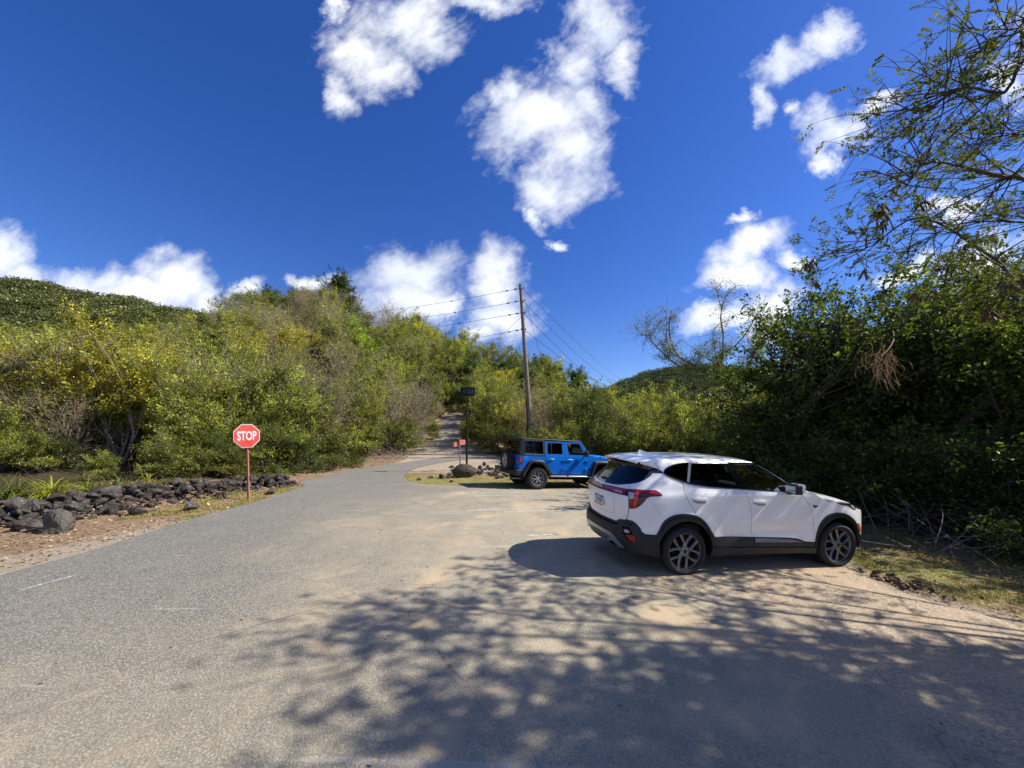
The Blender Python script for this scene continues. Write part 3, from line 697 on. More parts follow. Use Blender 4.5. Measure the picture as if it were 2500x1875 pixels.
# silhouettes that stand out on the ridge
T(575, 78, 'c1', 1.35, 'dark flat-topped tree on the left end of the ridge crest', 'ridge_tree')
T(625, 76, 'c1', 1.25, 'dark bushy tree on the ridge crest, left of the round one', 'ridge_tree')
T(715, 74, 'c1', 1.75, 'dark round-crowned tree standing tallest on the ridge crest', 'ridge_tree')
T(745, 72, 'c1', 1.15, 'small dark tree under the right side of the round ridge tree', 'ridge_tree')
T(398, 88, 'd2', 1.1, 'lone wispy bare tree poking up at the left foot of the ridge', 'ridge_tree')
T(872, 70, 'e1', 1.2, 'bright green tree on the ridge behind the small hill pole', 'ridge_tree')
T(775, 46, 'e1', 1.5, 'vivid lime green tree in the middle of the hillside', 'lime_tree', zs=1.1)
T(812, 56, 'e1', 1.0, 'lime green tree behind the vivid one on the hillside', 'lime_tree')
T(900, 68, 'c1', 1.0, 'dark tree at the skyline right of the bright ridge tree', 'ridge_tree')
T(985, 62, 'c1', 1.0, 'dark tree at the skyline above the gravel track', 'ridge_tree')
for px_, D_, k_, s_, l_ in [(1006, 52, 'n5', 1.5, 'bush closing the view at the top of the track'), (932, 34, 'n5', .7, 'low bush on the left shoulder of the track'), (1020, 35, 'n5', .8, 'low bush on the right shoulder of the track'), (1012, 42, 'n5', .9, 'low bush farther up the right shoulder of the track'), (992, 51.5, 'n5', 1.5, 'low bush at the left of the track\'s top end'), (1000, 54.5, 'a1', 1.1, 'olive tree closing the view at the top of the track'), (975, 56.5, 'a2', 1.2, 'olive tree left of the track\'s upper end'), (940, 53, 'a2', 1.25, 'olive tree covering the cut slope above the track'), (925, 57, 'a1', 1.25, 'olive tree higher on the cut slope above the track'), (955, 60, 'd1', 1.3, 'grey scrub high over the track\'s end'), (912, 50, 'd2', 1.2, 'grey scrub on the cut slope left of the track'), (1025, 55, 'c1', 1.15, 'dark tree right of the track\'s upper end'), (1040, 47, 'a2', 1.2, 'green tree on the right shoulder of the track'), (1060, 52, 'a1', 1.3, 'olive tree on the slope between track and pole'), (1085, 46, 'b1', 1.1, 'yellowish tree on the slope between track and pole'), (1100, 58, 'c1', 1.3, 'dark tree high between the track and the pole'), (1030, 64, 'a1', 1.3, 'olive tree on the saddle above the track'), (1065, 66, 'a2', 1.3, 'green tree on the saddle left of the pole')]: T(px_, D_, k_, s_, l_, 'slope_tree')
T(1130, 52, 'c1', 1.25, 'dark leafy tree directly behind the utility pole', 'dark_tree')
T(1210, 48, 'c1', 1.15, 'dark round tree on the skyline right of the utility pole', 'dark_tree')
T(1180, 60, 'c1', 1.2, 'dark tree farther back between the pole and the right slope', 'dark_tree')

# the near wall of trees along the left of the road
nearL = [(-60, 14, 'n1', .88, 'green tree at the left border of the photo behind the stones'), (40, 15.5, 'n4', 1.0, 'pale tangled half-bare tree at the far left'), (150, 15.3, 'n2', .90, 'yellow-green tree with two pale trunks above the strap-leaved plant'),
    (262, 16.2, 'n2', 1.02, 'tallest yellow-green tree left of the stop sign'), (345, 17.6, 'n2', .92, 'yellow-green tree behind the stone row, halfway to the stop sign'), 
    (395, 15.8, 'n1', .86, 'leafy mid-green tree left of the stop sign'), (440, 18.2, 'n4', 1.1, 'brownish tangle of bare twigs above the stop sign\'s left'), (480, 16.2, 'n3', .84, 'dark green tree just left behind the stop sign'),
    (560, 17.6, 'n3', .98, 'dense green tree right behind the stop sign'), (630, 18.8, 'n3', 1.0, 'broad green tree to the right of the stop sign'), (620, 22.5, 'n4', 1.15, 'twiggy olive tree behind the stop sign\'s broad green neighbour'),
    (700, 21.5, 'n4', 1.05, 'grey twiggy tree over the road bank'), (735, 22.5, 'n3', 1.02, 'deep green tree leaning over the road bank'), (790, 24.5, 'n1', .92, 'green tree at the inside of the road bend'),
    (840, 28.0, 'n4', 1.25, 'pale spray of bare stems beside the track mouth'), (880, 31, 'n4', 1.2, 'bare grey scrub hanging over the left side of the track'), (905, 37, 'n4', 1.1, 'bare grey scrub farther up the left side of the track'),
    (850, 36, 'n1', 1.1, 'green tree on the slope left of the track'), (875, 42, 'n3', 1.15, 'dark green tree high on the slope left of the track'), (900, 47, 'n1', 1.1, 'olive tree on the slope above the track'), (925, 52, 'n3', 1.0, 'green tree at the top of the track'), (830, 32, 'n3', 1.0, 'dense green tree at the lower slope left of the track'),
    (80, 18.5, 'n1', .92, 'green tree deep behind the far-left tangle'), (300, 20.5, 'n1', .95, 'green tree deep behind the tallest yellow-green one'), (500, 20.5, 'n1', 1.05, 'green tree deep behind the stop sign'), (-150, 16, 'n2', .9, 'yellow-green tree beyond the left border'),
    (-20, 13.4, 'n5', .9, 'low green bush at the far-left end of the stones')]
for px_, py_, k_, s_, l_ in [(946, 848, 'n5', 1.1, 'bush clinging to the cut bank left of the track, highest'), (936, 872, 'n5', 1.0, 'bush on the cut bank left of the track, middle one'), (928, 896, 'n5', .8, 'bush on the cut bank left of the track, lowest'), (952, 826, 'a1', .8, 'small tree on the brink above the cut bank'), (938, 812, 'a2', .9, 'small tree above the highest bank bush'), (918, 850, 'n5', 1.1, 'bush behind the middle bank bush')]:
    x_, y_, _z = gp(px_, py_); tree('bank_bush', k_, x_, y_, s_, label=l_, cat='bush')
for px_, D_, s_, l_ in [(225, 12.6, .40, 'knee-high bush behind the stones, a third of the way along'), (365, 13.4, .6, 'knee-high bush close behind the stones, toward the stop sign'), (440, 14.0, .55, 'knee-high bush close behind the stones left of the stop sign'), (505, 14.6, .5, 'knee-high bush close behind the stop sign post')]:
    T(px_, D_, 'n5', s_, l_, 'low_bush', cat='bush')
for px_, D_, k_, s_, l_ in [(-40, 16.5, 'r3', 1.2, 'dark bush added as shading in the hollow at the left border'), (10, 13.0, 'n5', .62, 'low green bush behind the darker strap-leaved plant'), (75, 13.2, 'n5', .55, 'low green bush behind the bright strap-leaved plant'), (135, 13.8, 'r3', .6, 'low dark bush between the pale trunks and the stones'), (40, 15.6, 'n5', .8, 'green bush deeper in the hollow at the left'), (45, 17.5, 'r3', 1.3, 'dark bush added as shading in the hollow left of the two pale trunks'), (120, 18.0, 'r3', 1.3, 'dark bush added as shading in the hollow behind the two pale trunks'), (190, 17.2, 'r3', 1.2, 'dark bush added as shading in the hollow right of the two pale trunks'), (85, 14.6, 'n4', .62, 'thin twiggy sapling left of the two pale trunks'), (15, 14.2, 'n4', .66, 'thin twiggy sapling at the left border'), (160, 15.0, 'n4', .6, 'thin twiggy sapling right of the left pale trunk')]:
    T(px_, D_, k_, s_, l_, 'hollow_bush', cat='bush')  # the dark bushes in the hollow are added to shade the bare gap
for px, D, key, s, lab in nearL: T(px, D, key, s, lab, 'roadside_tree', group='trees along the left of the road')
for i, (px, D, s, lab) in enumerate([(410, 14.6, .9, 'low bush left of the stop sign post'), (470, 14.9, .8, 'low bush next to the stop sign post'), (575, 16.4, .95, 'low bush right of the stop sign post'), (655, 17.8, .9, 'low bush at the edge of the road bank'),
        (720, 20.2, .9, 'low bush on the bank at the bend'), (775, 23, .9, 'low bush over the leaf-strewn bank'), (860, 27.5, 1.1, 'low bush at the left mouth of the track')]):
    T(px, D, 'r3' if i % 2 else 'n5', s, lab, 'understorey_bush', cat='bush', group='bushes under the left trees')

# middle: beyond the island, the pole and the cars
mid = [(1050, 33, 'n3', 1.0, 'leafy green tree right of the track mouth'), (1035, 40, 'n1', .95, 'green tree farther up the right side of the track'), (1075, 30, 'n1', .98, 'yellowish green tree left of the utility pole'), (1110, 31, 'n2', .80, 'yellow tree close behind the utility pole'),
    (1085, 36, 'n3', 1.05, 'green tree up the slope left of the pole'), (1160, 29, 'n4', 1.05, 'dry twiggy tree right of the utility pole'), (1195, 27.5, 'n4', 1.05, 'brownish vine-covered scrub behind the blue car\'s rear'), (1230, 26, 'n1', .92, 'olive tree behind the blue car'),
    (1275, 23.5, 'r2', .92, 'darkest round bush behind the blue car\'s cabin'), (1320, 26, 'n4', .95, 'twiggy olive scrub behind the blue car\'s hood'), (1365, 23, 'n1', .78, 'yellow-green scrub between the two cars'), (1410, 26, 'n1', .90, 'olive scrub at the middle of the thicket'),
    (1340, 31, 'd1', 1.1, 'grey scrub on the low skyline between the cars'), (1440, 21, 'n1', .76, 'yellow-green scrub above the white car\'s tail'), (1425, 33, 'e1', .85, 'bright green tree left of the bare-limbed tree'), (1450, 36, 'c1', 1.05, 'dark tree behind the bright one, left of the bare-limbed tree'),
    (1500, 19, 'n3', .74, 'green scrub above the white car\'s roof'), (1560, 17.5, 'n1', .72, 'olive scrub right of the bare-limbed tree\'s foot'), (1610, 16, 'n1', .74, 'yellow-green scrub above the white car\'s windshield'), (1530, 22, 'n3', .85, 'green thicket at the foot of the bare-limbed tree'),
    (1660, 15, 'n3', .74, 'green scrub left of the big dark tree'), (1585, 21, 'n2', .78, 'yellow scrub behind the white car'), (1680, 18, 'n1', .80, 'sunlit scrub behind the big dark tree\'s left side'), (1720, 13.5, 'n3', .66, 'shaded scrub at the white car\'s mirror'),
    (1150, 24.5, 'n5', .9, 'low bush at the foot of the utility pole'), (1060, 28, 'n5', .9, 'low bush on the bank left of the pole'), (1100, 27, 'n5', .9, 'low bush on the leaf-strewn bank behind the rocks'), (1215, 22, 'n5', 1.1, 'low bush behind the blue car\'s rear window'),
    (1290, 20.5, 'n5', 1.2, 'low bush behind the blue car\'s doors'), (1350, 19.5, 'n5', 1.2, 'low bush ahead of the blue car'), (1420, 18, 'n5', 1.2, 'low bush behind the white car\'s rear glass'), (1480, 16.5, 'n5', 1.2, 'low bush over the white car\'s rear door'), (1550, 15.2, 'n5', 1.2, 'low bush over the white car\'s front door'), (1620, 13.8, 'n5', 1.1, 'low bush over the white car\'s windshield')]
for px, D, key, s, lab in mid:
    T(px, D, key, s, lab, 'understorey_bush' if key == 'n5' else 'thicket_tree', cat='bush' if key == 'n5' else 'tree', group='thicket behind the parking lot')

# right: dark overhanging trees
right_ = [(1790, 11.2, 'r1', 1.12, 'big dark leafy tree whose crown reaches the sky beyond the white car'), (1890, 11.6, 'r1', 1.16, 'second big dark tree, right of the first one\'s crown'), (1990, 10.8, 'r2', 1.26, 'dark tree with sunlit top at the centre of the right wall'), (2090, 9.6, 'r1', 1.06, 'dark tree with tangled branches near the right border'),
    (2190, 8.4, 'r2', 1.06, 'dark sunlit-topped tree cut by the right border'), (1850, 14.5, 'r2', 1.15, 'tree behind the big dark ones'), (2050, 14, 'r1', 1.15, 'tree deep behind the right wall of foliage'), (2300, 8.2, 'r1', .95, 'dark tree beyond the right border'), (2420, 9.5, 'r1', 1.15, 'second dark tree beyond the right border, added for its shade'), (2650, 8.5, 'r2', 1.2, 'third dark tree beyond the right border, added for its shade'), (3300, 5.0, 'r1', 1.1, 'dark tree level with the photographer, added beyond the right border for its shade'), (1740, 14.5, 'r2', .95, 'darker tree left behind the big dark one')]
for px, D, key, s, lab in right_: T(px, D, key, s, lab, 'dark_tree', group='dark trees on the right')  # outermost trees on the right are added to shade the foliage in view
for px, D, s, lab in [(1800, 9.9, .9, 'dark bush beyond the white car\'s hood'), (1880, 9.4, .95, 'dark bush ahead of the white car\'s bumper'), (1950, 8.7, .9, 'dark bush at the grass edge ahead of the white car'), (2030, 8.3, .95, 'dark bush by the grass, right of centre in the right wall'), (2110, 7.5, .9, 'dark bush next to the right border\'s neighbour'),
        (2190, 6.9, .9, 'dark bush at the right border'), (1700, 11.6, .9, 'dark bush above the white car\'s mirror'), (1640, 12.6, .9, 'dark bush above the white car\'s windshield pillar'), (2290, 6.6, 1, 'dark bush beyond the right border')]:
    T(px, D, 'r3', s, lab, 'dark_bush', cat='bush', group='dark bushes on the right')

def finish_custom(name, P, x, y, bark, leaf, size, label, cat='tree', **k):
    o = empty(name, (x, y, hz(x, y))); tag(o, label, cat); t, c = P.meshes(name, bark, leaf, size, **k)
    if t: link('trunk', t, o)
    if c: link('crown', c, o)
    return o
# the bare-limbed tree against the sky
def bare_tree():
    D = 20.; x0, y0 = tp(1556, D); o0 = Vector((x0, y0, hz(x0, y0))); P = Plant(31); r = P.r
    def W(px, py, dd=0): return at(px, py, D+dd)-o0
    hub = W(1556, 860); P.tube([Vector((0, 0, -.3)), W(1550, 900), hub], .16, .12, 7)
    limbs = [([(1556, 860), (1556, 790), (1561, 760), (1562, 720), (1557, 690), (1559, 665)], .07), ([(1559, 665), (1552, 645), (1549, 620)], .03), ([(1559, 665), (1568, 640), (1590, 618)], .03),
        ([(1561, 765), (1590, 745), (1615, 715), (1635, 680), (1655, 660)], .045), ([(1556, 850), (1520, 800), (1490, 785), (1466, 770), (1450, 740), (1445, 700), (1452, 670)], .075), ([(1466, 770), (1448, 760), (1440, 730), (1440, 690), (1437, 670)], .03),
        ([(1520, 800), (1470, 792), (1440, 770), (1410, 740), (1404, 725)], .055), ([(1404, 725), (1385, 722), (1370, 700)], .025), ([(1404, 725), (1395, 700), (1398, 680)], .022), ([(1404, 725), (1418, 710), (1425, 695)], .02),
        ([(1558, 870), (1600, 820), (1622, 780), (1635, 740), (1660, 720), (1690, 700)], .07), ([(1622, 780), (1640, 740), (1650, 700), (1665, 680)], .04), ([(1610, 812), (1650, 800), (1690, 775), (1730, 760)], .05), ([(1556, 790), (1530, 775), (1500, 755)], .03), ([(1556, 800), (1545, 760), (1540, 720), (1552, 700)], .03)]
    for pts, rr in limbs:
        q = [W(a, b, .35*math.sin(a*.13+b*.07)) for a, b in pts]; q = [Vector(p) for p in crom([tuple(v) for v in q], 3)]
        P.tube(q, rr, rr*.4, 5)
        for j in range(int(len(q)*2.2)):
            s = q[r.randint(1, len(q)-1)]; d = Vector((r.gauss(0, 1), r.gauss(0, .8), r.gauss(.5, .7))).normalized()
            t = P.path(s, s+d*r.uniform(.4, 1.3), .12, 4); P.tube(t, .011, .004, 3)
            low = s.z < 5.6; mids = s.z < 7.4
            P.leaves(t, r.randint(90, 150) if low else (r.randint(60, 130) if mids else r.randint(4, 40)), .12)
    return finish_custom('bare_limbed_tree', P, x0, y0, bark_grey, leaf_mid, .085, 'sparse tree with long bare limbs curving up against the sky', yellow=.3, aspect=.35)
bare_tree()

# the feathery pod tree that overhangs the photographer and shades the lot
pod_m = mat('seed_pod', (.11, .05, .028), .6)
def frond_tree():
    x0, y0 = 9.3, 3.4; z0 = hz(x0, y0); o0 = Vector((x0, y0, z0)); P = Plant(41); r = P.r; g = P.g
    base = Vector((0, 0, -.3)); crotch = Vector((-.3, .1, 1.9)); P.tube([base, Vector((-.1, .05, .9)), crotch], .17, .12, 8)
    fr = []   # frond anchors (point, direction)
    pods = []
    def twig(s, d, ln, rr, nf, grav=.0, pod=0):
        e = s+d*ln+Vector((0, 0, -grav)); t = P.path(s, e, .10, 6); P.tube(t, rr, rr*.35, 3)
        for _ in range(nf):
            i = r.randint(2, 6); dd = (t[i]-t[i-1]).normalized()+Vector((r.gauss(0, .7), r.gauss(0, .7), r.gauss(-.1, .5))); fr.append((t[i], dd.normalized()))
        if pod and r.random() < pod: pods.append(t[r.randint(3, 6)])
        return t
    def limb(pts, rr, nt, nf, ln=(.6, 1.5), out=Vector((-.6, .2, .25)), pod=.1):
        q = [Vector(p) for p in crom([tuple(v) for v in pts], 4)]; P.tube(q, rr*.55, rr*.12, 6)
        for _ in range(int(nt*1.6)):
            s = q[r.randint(len(q)//4, len(q)-1)]; d = (Vector((r.gauss(0, .8), r.gauss(0, .8), r.gauss(.1, .5)))+out).normalized()
            t = twig(s, d, r.uniform(*ln), r.uniform(.006, .013), nf, r.uniform(0, .25), pod)
            for _ in range(2):
                s2 = t[r.randint(2, 5)]; d2 = (d+Vector((r.gauss(0, .5), r.gauss(0, .5), r.gauss(0, .4)))).normalized(); twig(s2, d2, r.uniform(.3, .8), .005, nf, .08, pod*.5)
    W = lambda px, py, D: at(px, py, D)-o0
    # limbs seen against the sky, right side of the view
    limb([crotch, W(2260, 640, 4.6), W(2150, 560, 5.0), W(1990, 470, 5.4), W(1885, 530, 5.7), W(1840, 545, 5.9)], .05, 26, 2, (.35, .95), Vector((-.5, .2, .1)), pod=.5)
    limb([crotch, W(2290, 430, 4.3), W(2150, 380, 4.4), W(2010, 350, 4.6), W(1960, 400, 4.8)], .05, 26, 1, (.4, .95), pod=.15)
    limb([crotch, W(2300, 160, 4.2), W(2170, 200, 4.2), W(2080, 190, 4.2), W(2000, 240, 4.3)], .05, 30, 1, (.45, 1.0), pod=.35)
    limb([crotch, W(2300, 120, 3.9), W(2200, 60, 4.0), W(2120, 110, 4.1)], .04, 16, 1, (.4, .8), pod=.4)
    limb([crotch, W(2330, 520, 5.2), W(2200, 480, 5.8), W(2050, 490, 6.3), W(1960, 560, 6.6)], .045, 30, 1, (.5, 1.2), pod=.1)
    limb([crotch, W(2350, 300, 5.4), W(2230, 290, 6.0), W(2100, 300, 6.4)], .045, 26, 1, (.5, 1.1), pod=.1)
    limb([crotch, W(2330, 660, 5.4), W(2180, 620, 6.0), W(2060, 600, 6.6)], .045, 22, 3, (.5, 1.1), pod=.1)
    # limbs over the photographer's right shoulder, out of the frame: they cast the dappled shade
    for (x, y, z, n, rr) in [(-2.9, -.3, 6.3, 34, .06), (-2.4, -1.2, 6.6, 36, .06), (-1.8, -.2, 6.2, 36, .06), (-1.4, -1.2, 5.8, 38, .07), (-.7, -.6, 6.5, 38, .07), (-.2, -1.4, 6.0, 38, .07), (.5, -.4, 6.2, 36, .07), (.9, -1.5, 5.4, 36, .06), (-2.9, -1.7, 5.4, 30, .06), (-.9, .5, 6.0, 16, .05), (1.6, -.9, 5.6, 30, .06), (-1.7, -2.0, 5.0, 32, .06), (.3, -2.0, 4.8, 34, .06)]:
        e = Vector((x+.3, y, z)); m = (crotch+e)/2+Vector((r.gauss(0, .35), r.gauss(0, .35), .6)); e2 = e+Vector((r.gauss(0, .35), r.gauss(0, .35), r.gauss(.1, .2))); limb([crotch, m, e, e2], rr*.5, int(n*.95), 9, (.4, 1.0), Vector((e.x*.06, e.y*.06, .0)), .02)
    # fronds: two rows of leaflets along a midrib
    A = np.array([tuple(a) for a, d in fr]); D = np.array([tuple(d) for a, d in fr]); n = len(A)
    U = g.normal(0, 1, (n, 3))+np.array([0, 0, 1.2]); S = np.cross(D, U); S /= np.linalg.norm(S, axis=1, keepdims=True)
    Ls = .19*np.clip(g.normal(1, .25, n), .5, 1.6); LP = []; LD = []
    for k in range(9):
        for sg in (-1, 1):
            LP.append(A+D*(Ls*(.12+k/9*.9))[:, None]); LD.append(S*sg+D*.45+g.normal(0, .06, (n, 3)))
    P.lp = [np.concatenate(LP)]; P.ld = [np.concatenate(LD)]
    o = finish_custom('pod_tree', P, x0, y0, bark_dark, leaf_thin, .050, 'feathery-leaved tree with brown seed pods overhanging the right edge', aspect=.42, jit=.2, yellow=.08, up=.8)
    npod = 0
    for q in pods:
        for _ in range(r.randint(4, 8)):
            if npod >= 98: break
            npod += 1; pm = MB()
            d = Vector((r.gauss(0, .35), r.gauss(0, .35), -1)).normalized(); ln = r.uniform(.15, .24); s = d.cross(Vector((r.gauss(0, 1), r.gauss(0, 1), .1))).normalized()*.015; b = q+Vector((r.gauss(0, .02), r.gauss(0, .02), 0)); nrm = s.cross(d).normalized()*.0015
            pts = [b, b+d*ln*.25+s, b+d*ln*.8+s, b+d*ln, b+d*ln*.8-s, b+d*ln*.25-s]
            pm.add([p+nrm for p in pts]+[p-nrm for p in pts], [tuple(range(6)), tuple(range(11, 5, -1))]+[(i, (i+1) % 6, (i+1) % 6+6, i+6) for i in range(6)])
            pm.build('seed_pod', pod_m, o)
frond_tree()

# tall grass-like strap plants behind the stones
strap_m = leafmat('strap_leaf', (.34, .34, .035), .4, .1, .03, .01); strap_d = leafmat('strap_leaf_dark', (.14, .16, .03), .4, .2, .03, .02)
def strap_plant(px, py, n, L, m, label, seed):
    x, y, z = gp(px, py); r = random.Random(seed); V = []; F = []; C = []
    for i in range(n):
        a = r.uniform(0, 6.283); el = r.uniform(.5, 1.35); ln = L*r.uniform(.6, 1.15); w = r.uniform(.009, .017); p = Vector((r.gauss(0, .07), r.gauss(0, .07), 0)); d = Vector((math.cos(a)*math.cos(el), math.sin(a)*math.cos(el), math.sin(el))); s = Vector((-math.sin(a), math.cos(a), 0)); b = len(V); k = 7; tone = r.uniform(.6, 1.25)
        for j in range(k+1):
            t = j/k; ww = w*math.sin(math.pi*min(.97, .18+t*.82)); V += [p-s*ww, p+s*ww]; C += [(tone, tone, tone, 1)]*2
            p = p+d*(ln/k); d = (d+Vector((0, 0, -.34))).normalized()
        for j in range(k): F.append((b+2*j, b+2*j+1, b+2*j+3, b+2*j+2))
    me = npmesh('strap_plant', np.array([tuple(v) for v in V]), np.array(F), m, True, np.array(C)); o = link('strap_plant', me, None, (x, y, z)); tag(o, label, 'plant'); return o
strap_plant(110, 1082, 150, 1.0, strap_m, 'bright yellow-green strap-leaved plant arching over the stone row', 1)
strap_plant(30, 1080, 110, .95, strap_d, 'darker strap-leaved plant at the far left of the stones', 2)
strap_plant(190, 1064, 50, .8, strap_d, 'dark strap-leaved plant right of the bright one', 3)
strap_plant(318, 1048, 36, .7, strap_m, 'small yellow strap-leaved plant behind the middle of the stone row', 4)
strap_plant(250, 1052, 44, .75, strap_d, 'dark strap-leaved plant left of the small yellow one', 5)
strap_plant(370, 1044, 34, .6, strap_d, 'dark strap-leaved plant between the small yellow one and the stop sign', 6)

# dead brush, litter, grass: uncountable
def brush(name, label, cx, cy, w, d, n, h, seed, mt=None):
    P = Plant(seed); r = P.r
    for i in range(n):
        x = cx+r.uniform(-w, w); y = cy+r.uniform(-d, d); s = Vector((x, y, hz(x, y)+r.uniform(0, h*.6))); a = r.uniform(0, 6.283); e = s+Vector((math.cos(a), math.sin(a), r.uniform(-.1, .8)))*r.uniform(.3, 1.3); P.tube(P.path(s, e, .16, 5), r.uniform(.004, .014), .003, 3)
    t, _ = P.meshes(name, mt or bark_dead, None, .1); tag(link(name, t), label, 'brush', kind='stuff')
brush('dead_brush', 'tangle of dead twigs under the dark trees on the right', 8.9, 7.8, 2.4, 2.4, 360, .45, 51, noisy('twig_shade', (.10, .08, .06), (.20, .165, .13), 20, 4, .9, .2))
brush('dead_brush', 'dead twigs at the foot of the left tree wall', -13.6, 13.2, 1.4, 4.0, 110, .3, 52, bark_dark)
brush('dead_brush', 'dry roots and twigs on the cut bank at the bend', -9.6, 24.0, 2.6, 3.5, 420, .5, 53)
hang = Plant(61)
hp = at(1905, 790, 7.6)
for i in range(90):
    s = hp+Vector((hang.r.gauss(0, .12), hang.r.gauss(0, .1), hang.r.gauss(.1, .18))); hang.tube(hang.path(s, s+Vector((hang.r.gauss(0, .14), hang.r.gauss(0, .1), -hang.r.uniform(.05, .5))), .25, 4), .005, .002, 3)
hang.tube(hang.path(hp+Vector((0, 0, .2)), hp+Vector((.9, .6, .9)), .1, 5), .012, .01, 4)
tag(link('dead_vine', hang.meshes('dead_vine', noisy('dry_vine', (.50, .34, .19), (.34, .22, .12), 20), None, .1)[0]), 'straw-coloured dead vine hanging in the dark foliage on the right', 'vine')
logp = Plant(62)
for a, b, rr in [((2250, 985, 6.6), (2060, 1140, 7.3), .018), ((1985, 1130, 8.4), (2070, 1060, 8.0), .018)]:
    p = [at(*a), at(*b)]; logp.tube(logp.path(p[0], p[1], .06, 7), rr, rr*.6, 6)
tag(link('fallen_branch', logp.meshes('fallen_branch', bark_dark, None, .1)[0]), 'fallen branches leaning in the dark brush on the right', 'branch')
trunk_r = Plant(63); a = at(2010, 1000, 9.2); b = at(2120, 880, 8.4); c = at(2235, 800, 7.9)
trunk_r.tube([Vector(v) for v in crom([(a.x-.6, a.y+.2, hz(a.x, a.y)-.2), tuple(a), tuple(b), tuple(c)], 4)], .16, .09, 8)
tag(link('leaning_trunk', trunk_r.meshes('leaning_trunk', bark_dark, None, .1)[0]), 'dark leaning trunk half hidden in the foliage on the right', 'tree trunk')

litter_m = leafmat('litter', (.36, .25, .14), .1, .1, .02, .0)
def scatter_leaves(name, label, boxes, n, size, seed, m=None, up=3.0, off=.012, on_lot=.015):
    g = np.random.default_rng(seed); P = []
    for (poly, w) in boxes:
        A = np.array(poly); k = int(n*w); q = g.uniform(A.min(0), A.max(0), (k*3, 2)); q = q[inside(q, poly)][:k]; q = q[~inside(q, lot) | (g.random(len(q)) < on_lot)]; P.append(q)
    P = np.concatenate(P); z = hgt(P[:, 0], P[:, 1])+off+g.random(len(P))*.025; X = np.column_stack([P, z]); D = g.normal(0, 1, X.shape); D[:, 2] *= .22
    me = leafmesh(name, X, D, g, m or litter_m, size, .55, (.35, 1.5), .0, .0, .35, up); tag(link(name, me), label, 'leaf litter', kind='stuff')
scatter_leaves('leaf_litter', 'dry brown leaves on the left verge and bank', [([(-6.8, 3), (-6.8, 14), (-8.5, 17), (-13, 17), (-14, 3)], .5), ([(-8, 16.5), (-5, 38), (-14, 36), (-14, 20)], .3), ([(-3, 27), (3, 23.5), (4, 28), (-3.5, 38)], .2)], 26000, .055, 71)
scatter_leaves('leaf_litter', 'dry leaves and bark bits on the grass at the right', [([(4.9, 3), (5, 7), (7, 10), (10, 9), (9, 3)], .7), ([(-6, 14), (-4, 24), (3, 18), (3, 14)], .3)], 12000, .035, 72)
scatter_leaves('leaf_litter', 'odd dry leaves and bits blown over the asphalt', [([(-6, 2), (-6, 15), (2, 15), (5, 4), (5, 2)], 1.0)], 260, .035, 75, on_lot=1.0, off=.018)
scatter_leaves('leaf_litter', 'small leaves and grit collecting on the sandy edge', [([(2.6, 2), (3.4, 5.0), (5.0, 5.0), (5.6, 2)], 1.0)], 900, .022, 76, on_lot=1.0, off=.018)
grass_m = leafmat('grass_blade', (.30, .29, .085), .35, .1, .05, .01)
def grass(name, label, polys, n, h, seed, m=None):
    g = np.random.default_rng(seed); P = []
    for poly, w in polys:
        A = np.array(poly); k = int(n*w); q = g.uniform(A.min(0), A.max(0), (k*4, 2)); q = q[inside(q, poly)]; q = q[~inside(q, lot)]
        nz = np.array([mnoise.noise((a*1.1, b*1.1, 9)) for a, b in q]); q = q[nz+g.normal(0, .15, len(q)) > (.02 if poly[0][0] > 4 else -.12)][:k]; P.append(q)
    P = np.concatenate(P); X = np.column_stack([P, hgt(P[:, 0], P[:, 1])-.01]); D = g.normal(0, .5, X.shape); D[:, 2] = np.abs(D[:, 2])+.55
    me = leafmesh(name, X, D, g, m or grass_m, h, .14, (.5, 1.3), .3, .12, .4, .2); tag(link(name, me), label, 'grass', kind='stuff')
grass('grass', 'short dry green grass on the right verge and the island', [([(5.5, 4.6), (5.5, 7.2), (6.4, 9.6), (8.2, 9.6), (8.6, 5), (7.5, 3.2), (6.3, 3.6)], .52), ([(-5.2, 14.2), (-5.6, 19), (-2, 18), (3.4, 17.4), (4.4, 15), (-1, 13.8)], .38)], 42000, .042, 73)
grass('grass', 'dry grass strip along the left road edge', [([(-6.9, 8), (-7.4, 14.2), (-8.0, 15.5), (-9.2, 13), (-8.6, 8)], 1.0)], 14000, .05, 74)

# ------------------------------------------------------------------ far wooded ranges
def far_wood(name, label, xr, yr, n, cond, size, seed, colr):
    g = np.random.default_rng(seed); X = g.uniform(xr[0], xr[1], n*5); Y = g.uniform(yr[0], yr[1], n*5); Z = hgt(X, Y); ok = cond(X, Y, Z); X, Y, Z = X[ok][:n], Y[ok][:n], Z[ok][:n]; k = 150
    m = len(X); d = g.normal(0, 1, (m, k, 3)); d /= np.linalg.norm(d, axis=2, keepdims=True); d[..., 2] = np.abs(d[..., 2])*.9-.1
    s = size*g.uniform(.5, 1.6, (m, 1, 1)); P = np.stack([X, Y, Z+size*.25], 1)[:, None]+d*s*g.uniform(.75, 1.05, (m, k, 1)); D = g.normal(0, 1, (m, k, 3)); tone = g.uniform(.5, 1.45, m)
    me = leafmesh(name, P.reshape(-1, 3), D.reshape(-1, 3), g, colr, size*.19, .7, (.4, 1.5), .1, 0, .45, .6)
    a = me.color_attributes['Col']; c = np.empty(len(me.vertices)*4, np.float32); a.data.foreach_get('color', c); c = c.reshape(-1, 4); c[:, :3] *= np.repeat(tone, k*4)[:, None]; a.data.foreach_set('color', c.ravel())
    tag(link(name, me), label, 'woodland', kind='stuff')
